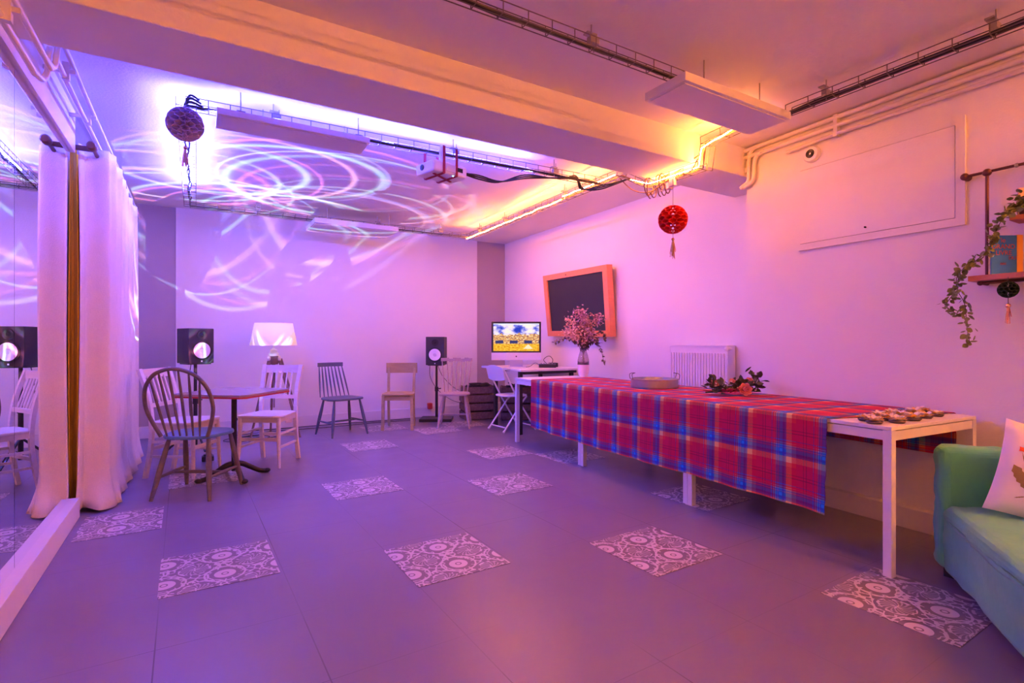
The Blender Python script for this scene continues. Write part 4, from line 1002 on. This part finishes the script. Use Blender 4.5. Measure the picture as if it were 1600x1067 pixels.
for i in range(30):
    a, b_, z = rnd.gauss(.01, .08), rnd.gauss(0, .06), rnd.uniform(.30, .66)
    if i < 5: a, z = -.19+.025*i+rnd.uniform(-.02, .02), rnd.uniform(.36, .46)
    if i in (6, 7): a, z = .14+rnd.uniform(0, .03), .56
    end = vpt(a, b_, z); stems.tube(smoothpath([vpt(rnd.uniform(-.02, .02), 0, -.11), vpt(0, 0, .12), end*.6+Vector((0, 0, .06)), end], 4), .002, 5)
    dest = bl2 if (i < 5 or i % 4 == 0) else bl
    for k_ in range(60):
        q = rnd.random(); p = end+Vector((rnd.gauss(0, .028), rnd.gauss(0, .028), -.10*q+rnd.gauss(0, .02)))
        dest.leaf(p, (rnd.uniform(-1, 1), rnd.uniform(-1, 1), rnd.uniform(-.5, 1)), (rnd.uniform(-1, 1), rnd.uniform(-1, 1), 1), .027, .022)
for i in range(8):
    a = rnd.uniform(-.16, .18); end = vpt(a, rnd.uniform(-.08, .08), rnd.uniform(.20, .34)); pts = smoothpath([vpt(0, 0, .10), vpt(a*.4, 0, .24), end], 5)
    stems.tube(pts, .0018, 5)
    for p in pts[3:]:
        for k_ in range(3): lv.leaf(p, (rnd.uniform(-1, 1), rnd.uniform(-1, 1), rnd.uniform(-1, .6)), (0, 0, 1), .04, .032)
for pts in ([vpt(0, 0, .12), vpt(-.10, 0, .27), vpt(-.20, 0, .29), vpt(-.33, 0, .25)], [vpt(0, 0, .12), vpt(.10, 0, .26), vpt(.19, 0, .20), vpt(.235, 0, .02)], [vpt(0, 0, .15), vpt(.12, 0, .33), vpt(.22, .0, .36), vpt(.24, 0, .28)]):
    pp = smoothpath(pts, 8); stems.tube(pp, .0022, 5)
    for p in pp[8:]:
        for k_ in range(2): lv.leaf(p, (rnd.uniform(-1, 1), rnd.uniform(-1, 1), rnd.uniform(-1, .8)), (rnd.uniform(-1, 1), 0, 1), .035, .028)
stems.build('stems', M['stem'], T_); bl.build('pink_blossom', M['blossom'], T_); bl2.build('cream_blossom', M['blossom2'], T_); lv.build('eucalyptus_leaves', mat('dried eucalyptus', (.20, .15, .11), .6, var=.4), T_)
# flower arrangement
WX, WY = 3.45, 2.52
T_ = thing('flower_arrangement', 'low arrangement of dark leaves and peach roses lying on the cloth', 'flowers', (WX, WY, ZT))
wd = Vector((.50, -.866, 0)).normalized() if False else Vector((math.cos(R(-YAW)), math.sin(R(-YAW)), 0)); wn = Vector((-wd.y, wd.x, 0))
g = MB(); rnd = random.Random(33)
for i in range(150):
    a = rnd.uniform(-.17, .17); b_ = rnd.gauss(0, .045); z = rnd.uniform(.015, .09)
    if i > 118: a = .15+rnd.uniform(-.02, .05); z = rnd.uniform(.05, .17)
    elif i > 100: a = -.13+rnd.uniform(-.04, .03); z = rnd.uniform(.04, .13)
    g.leaf(wd*a+wn*b_+Vector((0, 0, z)), (wd*(a*3+rnd.uniform(-.8, .8))+wn*rnd.uniform(-1, 1)+Vector((0, 0, rnd.uniform(-.1, 1.3))))*1, (rnd.uniform(-1, 1), rnd.uniform(-1, 1), 1), rnd.uniform(.04, .065), rnd.uniform(.028, .042))
g.tube([wd*-.2+Vector((0, 0, .02)), Vector((0, 0, .03)), wd*.18+Vector((0, 0, .03))], .006, 6)
g.build('leaves', M['leaf_dark'], T_)
def rose(c_, r_, d, m):
    g = MB(); d = Vector(d).normalized(); u_ = d.cross(Vector((0, 0, 1))).normalized(); v_ = u_.cross(d)
    for k_, (rr_, n_, op) in enumerate(((.25, 3, .1), (.5, 5, .35), (.8, 6, .8), (1.0, 7, 1.3))):
        for j in range(n_):
            a = 6.28*j/n_+k_*.7; o_ = u_*math.cos(a)+v_*math.sin(a)
            g.leaf(Vector(c_)+o_*r_*rr_*.35, d*(1.4-op*.7)+o_*op, o_*-1, r_*.9, r_*.95, -.2)
    return g.build('rose', m, T_)
rose(wd*.055-wn*.09+Vector((0, 0, .045)), .045, (-.55, -.75, .35), M['rose']); rose(wd*-.14-wn*.02+Vector((0, 0, .085)), .033, (-.5, -.6, .6), M['rose'])
rose(wd*.13+Vector((0, 0, .10)), .03, (-.4, -.6, .7), M['rose']); rose(wd*.0+Vector((0, 0, .10)), .022, (-.4, -.6, .8), M['rose'])
g = MB()
for i in range(60): g.leaf(wd*rnd.uniform(-.12, .02)-wn*(.07+rnd.uniform(0, .03))+Vector((0, 0, rnd.uniform(.02, .05))), (rnd.uniform(-1, 1), -1, rnd.uniform(0, 1)), (0, 0, 1), .028, .022)
g.build('magenta_flowers', M['magenta'], T_)
g = MB()
for i in range(26): g.ball(wd*rnd.uniform(-.16, .18)+wn*rnd.uniform(-.09, .02)+Vector((0, 0, rnd.uniform(.03, .11))), .006, 6, 4)
g.build('white_buds', M['shell'], T_)
# little dishes of crumpled petals at the near end
spots = [(.10, .045), (.17, .10), (.06, .17), (.13, .22), (.20, .28), (.07, .33), (.16, .38), (.22, .44), (.08, .48), (.17, .55), (.09, .62), (.19, .68)]
proto = None; rnd = random.Random(4)
where = ['nearest front left corner of table end', 'second along the front of the table end', 'on the front edge of bare table end', 'in the middle of the front row', 'tucked just below the cloth edge', 'on the near edge, middle of table', 'at the centre of the table end', 'touching the cloth edge at centre', 'on the near edge past the middle', 'in the back half near the cloth', 'on the near edge toward the wall', 'furthest back, closest to right wall']
for i, (tt, ss) in enumerate(spots):
    p = tp_(tt, ss, TZ+.0005)
    if proto is None:
        T_ = thing('petal_decoration', 'x', 'decoration', p, 0, 'small crumpled table decorations at the bare table end'); proto = T_
        g = MB().lathe([(.030, 0), (.038, .010), (.036, .014)], n=14).build('dark_base', M['pot'], T_, smooth=True)
        g = MB(); h = MB()
        for k_ in range(26):
            a = rnd.uniform(0, 6.28); g.leaf((.014*math.cos(a), .014*math.sin(a), .013+rnd.uniform(0, .012)), (math.cos(a), math.sin(a), rnd.uniform(.1, 1.2)), (0, 0, 1), .026, .022)
            if k_ % 4: a = rnd.uniform(0, 6.28); h.leaf((.01*math.cos(a), .01*math.sin(a), .016), (math.cos(a), math.sin(a), rnd.uniform(.1, .9)), (0, 0, 1), .038, .020)
        g.build('pale_petals', M['shell'], T_); h.build('amber_petals', M['amber'], T_); c = T_
    else:
        c = copy_tree(proto); c.location = p; c.rotation_euler = (0, 0, rnd.uniform(0, 6.28)); c.scale = (rnd.uniform(.85, 1.15),)*3
    c['label'] = 'small crumpled amber and white petal cluster '+where[i]

# ------------------------------------------------------------------ pipe shelf on right wall
T_ = thing('pipe_shelf', 'iron pipe wall shelf with two red-brown boards at right edge', 'shelf', (onwall(1.0), 1.0, 1.45))
def rp(Y, d): return onwall(Y, d)
MB().tube([(rp(1.20, .0), 1.205, 2.05), (rp(1.20, .055), 1.205, 2.05)], .018, 12).ball((rp(1.205, .05), 1.205, 2.05), .02).build('flange', M['rust'], T_, smooth=True, world=True)
MB().tube([(rp(1.2, .05), 1.205, 2.05), (rp(.2, .05), .2, 2.05)], .0075, 10).build('top_rail', M['rust'], T_, smooth=True, world=True)
MB().ball((rp(1.1, .055), 1.105, 2.045), .021).build('pipe_joint', M['rust'], T_, smooth=True, world=True)
MB().ball((rp(1.0, .05), .985, 2.05), .012).build('pipe_joint', M['steel'], T_, smooth=True, world=True)
MB().tube([(rp(1.1, .055), 1.105, 2.04), (rp(1.1, .055), 1.105, 1.475)], .0085, 10).build('upright_pipe', M['rust'], T_, smooth=True, world=True)
MB().tube([(rp(1.1, .0), 1.12, 1.445), (rp(1.1, .10), 1.12, 1.445), (rp(.3, .10), .3, 1.445)], .0085, 10).ball((rp(1.1, .10), 1.12, 1.445), .014).build('support_pipe', M['rust'], T_, smooth=True, world=True)
b0 = [(rp(1.17, .17), 1.17), (rp(1.17, .0), 1.17)][::-1]
def shelfboard(y0, y1, z, th, d):
    q = [(rp(y0, d), y0), (rp(y0, 0), y0), (rp(y1, 0), y1), (rp(y1, d), y1)]
    return MB().hexa([(x, y, z-th) for x, y in q], [(x, y, z) for x, y in q])
shelfboard(.15, 1.155, 1.482, .028, .16).build('shelf_board', M['shelf'], T_, bevel=.002, world=True)
shelfboard(.15, .99, 1.775, .024, .14).build('shelf_board', M['shelf'], T_, bevel=.002, world=True)
# books
T_ = thing('book', 'blue book with red lettering facing out on the lower shelf', 'book', (rp(1.03, .12), 1.03, 1.482), R(0))
bx = rp(1.03, .135)
ar = R(-33)
def bpt(a, d, z): # a along the cover (toward +x' = right in view), d into depth
    e1 = Vector((math.cos(ar), math.sin(ar), 0)); e2 = Vector((-e1.y, e1.x, 0)); return Vector((3.585, 1.063, 1.483))+e1*a+e2*d+Vector((0, 0, z))
def bbox(a0, a1, d0, d1, z0, z1): return MB().hexa([bpt(a0, d0, z0), bpt(a1, d0, z0), bpt(a1, d1, z0), bpt(a0, d1, z0)], [bpt(a0, d0, z1), bpt(a1, d0, z1), bpt(a1, d1, z1), bpt(a0, d1, z1)])
bbox(0, .132, 0, .004, 0, .205).build('cover', M['book_blue'], T_, world=True)
bbox(.002, .130, .004, .018, .002, .202).build('pages', M['shell'], T_, world=True)
def text(body, size, a, z, m, par, sx=1.0):
    cu = bpy.data.curves.new('lettering', 'FONT'); cu.body = body; cu.size = size; cu.extrude = .0004; cu.align_x = 'CENTER'; cu.materials.append(m)
    tmp = bpy.data.objects.new('tmp', cu); col.objects.link(tmp)
    me = bpy.data.meshes.new_from_object(tmp); bpy.data.objects.remove(tmp); bpy.data.curves.remove(cu)
    o = bpy.data.objects.new('lettering', me); col.objects.link(o); o.parent = par
    p = bpt(a, -.0012, z)-par.location; o.location = p; o.rotation_euler = (R(90), 0, ar); o.scale = (sx, 1, 1); return o
for body, size, a, z in (('le', .036, .062, .168), ('GRAND', .034, .062, .135), ('LIVRE', .034, .064, .102), ('DU', .026, .108, .078), ('RIRE', .016, .062, .050)):
    text(body, size, a, z, M['book_red'], T_)
T_ = thing('book', 'yellow book standing edge-on right of the blue book', 'book', (3.70, .98, 1.482))
bbox(.133, .175, .0, .10, 0, .208).build('cover', M['book_yellow'], T_, world=True)
T_ = thing('card', 'blush card with torn edge standing on the upper shelf', 'card', (3.62, .93, 1.775))
MB().hexa([(3.60, .960, 1.776), (3.68, .905, 1.776), (3.682, .909, 1.776), (3.602, .964, 1.776)], [(3.60, .960, 1.915), (3.68, .905, 1.915), (3.682, .909, 1.915), (3.602, .964, 1.915)]).build('sheet', M['pink_obj'], T_, world=True)
T_ = thing('plant_pot', 'small dark pot on the upper shelf holding the eucalyptus', 'pot', (3.63, .94, 1.7755))
MB().lathe([(.03, 0), (.038, .06), (.036, .065), (.03, .05)], n=18).build('pot', M['pot'], T_, smooth=True)
# garland
T_ = thing('eucalyptus_garland', 'trailing eucalyptus garland spilling from upper to lower shelf and below', 'plant', (3.6, 1.05, 1.5))
g = MB(); s_ = MB(); rnd = random.Random(8)
A_ = smoothpath([(3.60, .92, 1.83), (3.58, .96, 1.82), (3.56, 1.00, 1.78), (3.57, 1.04, 1.70), (3.58, 1.07, 1.62), (3.56, 1.13, 1.55), (3.53, 1.18, 1.50), (3.53, 1.19, 1.42), (3.53, 1.155, 1.33), (3.54, 1.15, 1.22), (3.55, 1.14, 1.12)], 6)
B_ = smoothpath([(3.53, 1.18, 1.48), (3.53, 1.20, 1.40), (3.54, 1.24, 1.33), (3.55, 1.22, 1.30), (3.55, 1.18, 1.27)], 5)
for pts, dens in ((A_, 2.3), (B_, 1.2)):
    s_.tube(pts, .0018, 5)
    for i, p in enumerate(pts):
        fr_ = i/len(pts); k_ = 4 if (pts is A_ and fr_ < .62) else 2
        for _ in range(k_):
            q = p+Vector((rnd.gauss(0, .008), rnd.gauss(0, .012), rnd.gauss(0, .01)))
            L_ = rnd.uniform(.024, .036)
            g.leaf(q, (rnd.uniform(-1, .3), rnd.uniform(-1, 1), rnd.uniform(-.9, .5)), (rnd.uniform(-1, 1), rnd.uniform(-1, 1), rnd.uniform(.0, 1)), L_, L_*.85, .1)
for i in range(50):
    g.leaf((3.60+rnd.gauss(0, .02), .93+rnd.gauss(0, .03), 1.84+rnd.gauss(0, .02)), (rnd.uniform(-1, 1), rnd.uniform(-1, 1), rnd.uniform(-.3, 1)), (0, 0, 1), .034, .028)
s_.build('stems', M['stem'], T_, world=True); g.build('leaves', M['leaf'], T_, world=True)
paperball('dark green honeycomb paper ball with rose gold tassel below the shelf', (3.55, .985, 1.395), .043, M['green_paper'], M['copper'], hang=.065, tassel=.10, N_=12, cells=4)

# ------------------------------------------------------------------ sofa with cushion
SF = Vector((3.115, 1.150, 0)); e1 = Vector((-.813, -.582, 0)).normalized(); e2 = Vector((-e1.y, e1.x, 0))   # e1 along the front, e2 into the seat
if e2.dot(Vector((1, -1, 0))) < 0: e2 = -e2
def sp(a, d, z): return SF+e1*a+e2*d+Vector((0, 0, z))
T_ = thing('sofa', 'green fabric-covered sofa at the right edge beside the table', 'sofa', SF)
def sbox(a0, a1, d0, d1, z0, z1, name, bev, sub=0, m=M['sofa']):
    g = MB(); n_ = 8
    # gridded box so that the soft displacement has vertices to move
    zf, zb = z1 if isinstance(z1, tuple) else (z1, z1)
    o = MB().hexa([sp(a0, d0, z0), sp(a1, d0, z0), sp(a1, d1, z0), sp(a0, d1, z0)], [sp(a0, d0, zf), sp(a1, d0, zf), sp(a1, d1, zb), sp(a0, d1, zb)])
    ob = o.build(name, m, T_, world=True, bevel=bev, seg=5, smooth=True)
    sb = ob.modifiers.new('s', 'SUBSURF'); sb.subdivision_type = 'SIMPLE'; sb.levels = 4; sb.render_levels = 4
    tx = bpy.data.textures.get('wrinkle') or bpy.data.textures.new('wrinkle', 'CLOUDS'); tx.noise_scale = .11; tx.noise_depth = 3
    dm = ob.modifiers.new('d', 'DISPLACE'); dm.texture = tx; dm.strength = .035; dm.mid_level = .5
    return ob
sbox(-.0, .125, .0, .86, .05, .635, 'arm', .04)
sbox(.125, 1.75, .008, .70, .05, .32, 'seat_base', .03)
sbox(.12, 1.75, .0, .62, .26, (.36, .42), 'seat_cushion', .05)
sbox(.125, 1.75, .62, .86, .05, .68, 'backrest', .05)
sbox(1.755, 1.87, .0, .86, .05, .635, 'arm', .04)
for a in (.05, 1.82):
    for d in (.06, .80): MB().box(sp(a, d, .025), (.04, .04, .05)).build('foot', M['black'], T_, world=True)
# cushion
T_ = thing('cushion', 'white cushion printed with a dandelion plant leaning on the green sofa', 'cushion', sp(.27, .3, .40))
hw = .205
up_ = (Vector((0, 0, 1))-e1*.20+e2*.26).normalized(); ua = (e2+e1*.12-Vector((0, 0, .26))).normalized(); up_ = (up_-ua*up_.dot(ua)).normalized(); fn = ua.cross(up_).normalized()
if fn.dot(e1) < 0: fn = -fn               # faces away from the arm it leans on
cu_c = sp(.285, .10, .405)+ua*hw+up_*hw
g = MB(); K = 16
def cpt(a, b_, side, off=0):
    k_ = max(0, (1-a*a))*max(0, (1-b_*b_)); th = .07*(k_**.45)
    pin = 1-.07*(1-abs(a)**2)*(abs(b_)**3); pin2 = 1-.07*(1-abs(b_)**2)*(abs(a)**3)
    return cu_c+ua*a*hw*pin2*1.0+up_*b_*hw*pin+fn*(side*th+off)
for side in (1, -1):
    o0 = len(g.v)
    for i in range(K+1):
        for j in range(K+1): g.v.append(tuple(cpt(i/K*2-1, j/K*2-1, side)))
    for i in range(K):
        for j in range(K):
            a = o0+i*(K+1)+j; q = (a, a+1, a+K+2, a+K+1); g.f.append(q if side < 0 else q[::-1])
g.build('cover', M['cushion'], T_, smooth=True, world=True)
def pr(poly, name, m):
    gg = MB(); n_ = len(poly)
    for x, y in poly: gg.v.append(tuple(cpt(x, y, 1, .0015)))
    cx_ = sum(x for x, y in poly)/n_; cy_ = sum(y for x, y in poly)/n_; gg.v.append(tuple(cpt(cx_, cy_, 1, .002)))
    for i in range(n_): gg.f.append((i, (i+1) % n_, n_))
    return gg
def dleaf(x0, y0, x1, y1, w_):
    L_ = math.hypot(x1-x0, y1-y0); dx, dy = (x1-x0)/L_, (y1-y0)/L_; nx, ny = -dy, dx; out_ = []
    prof = [0, .15, .5, .35, .75, .55, 1, .8, 1, .75, .9, .4, 0]
    k_ = len(prof)-1
    gg = MB()
    for i in range(k_+1):
        q = i/k_; w1 = prof[i]*w_
        for s_ in (-1, 0, 1): gg.v.append(tuple(cpt(x0+dx*L_*q+nx*w1*s_, y0+dy*L_*q+ny*w1*s_, 1, .002)))
    for i in range(k_):
        a = 3*i; gg.f += [(a, a+1, a+4, a+3), (a+1, a+2, a+5, a+4)]
    return gg
sgn = 1 if ua.dot(Vector((math.cos(R(-YAW)), math.sin(R(-YAW)), 0))) > 0 else -1
g = MB()
for x0, y0, x1, y1, w_ in ((-.40, -.5, -.78, .05, .10), (-.40, -.5, -.50, .50, .11), (-.38, -.5, -.02, .35, .10), (-.38, -.5, -.22, .6, .09)):
    q = dleaf(x0*sgn, y0, x1*sgn, y1, w_); g.add(q.v, q.f)
for x1, y1 in ((-.63, -.62), (-.43, -.75), (-.23, -.65)):
    q = dleaf(-.40*sgn, -.5, x1*sgn, y1, .012); g.add(q.v, q.f)
q = dleaf(-.40*sgn, -.5, -.70*sgn, .36, .012); g.add(q.v, q.f)
g.build('leaf_print', M['ink_leaf'], T_, world=True)
g = pr([(-.70*sgn+.07*math.cos(a*.785)*(1 if a % 2 else .6), .40+.07*math.sin(a*.785)*(1 if a % 2 else .6)) for a in range(8)], 'f', None)
g.build('flower_print', M['ink_red'], T_, world=True)
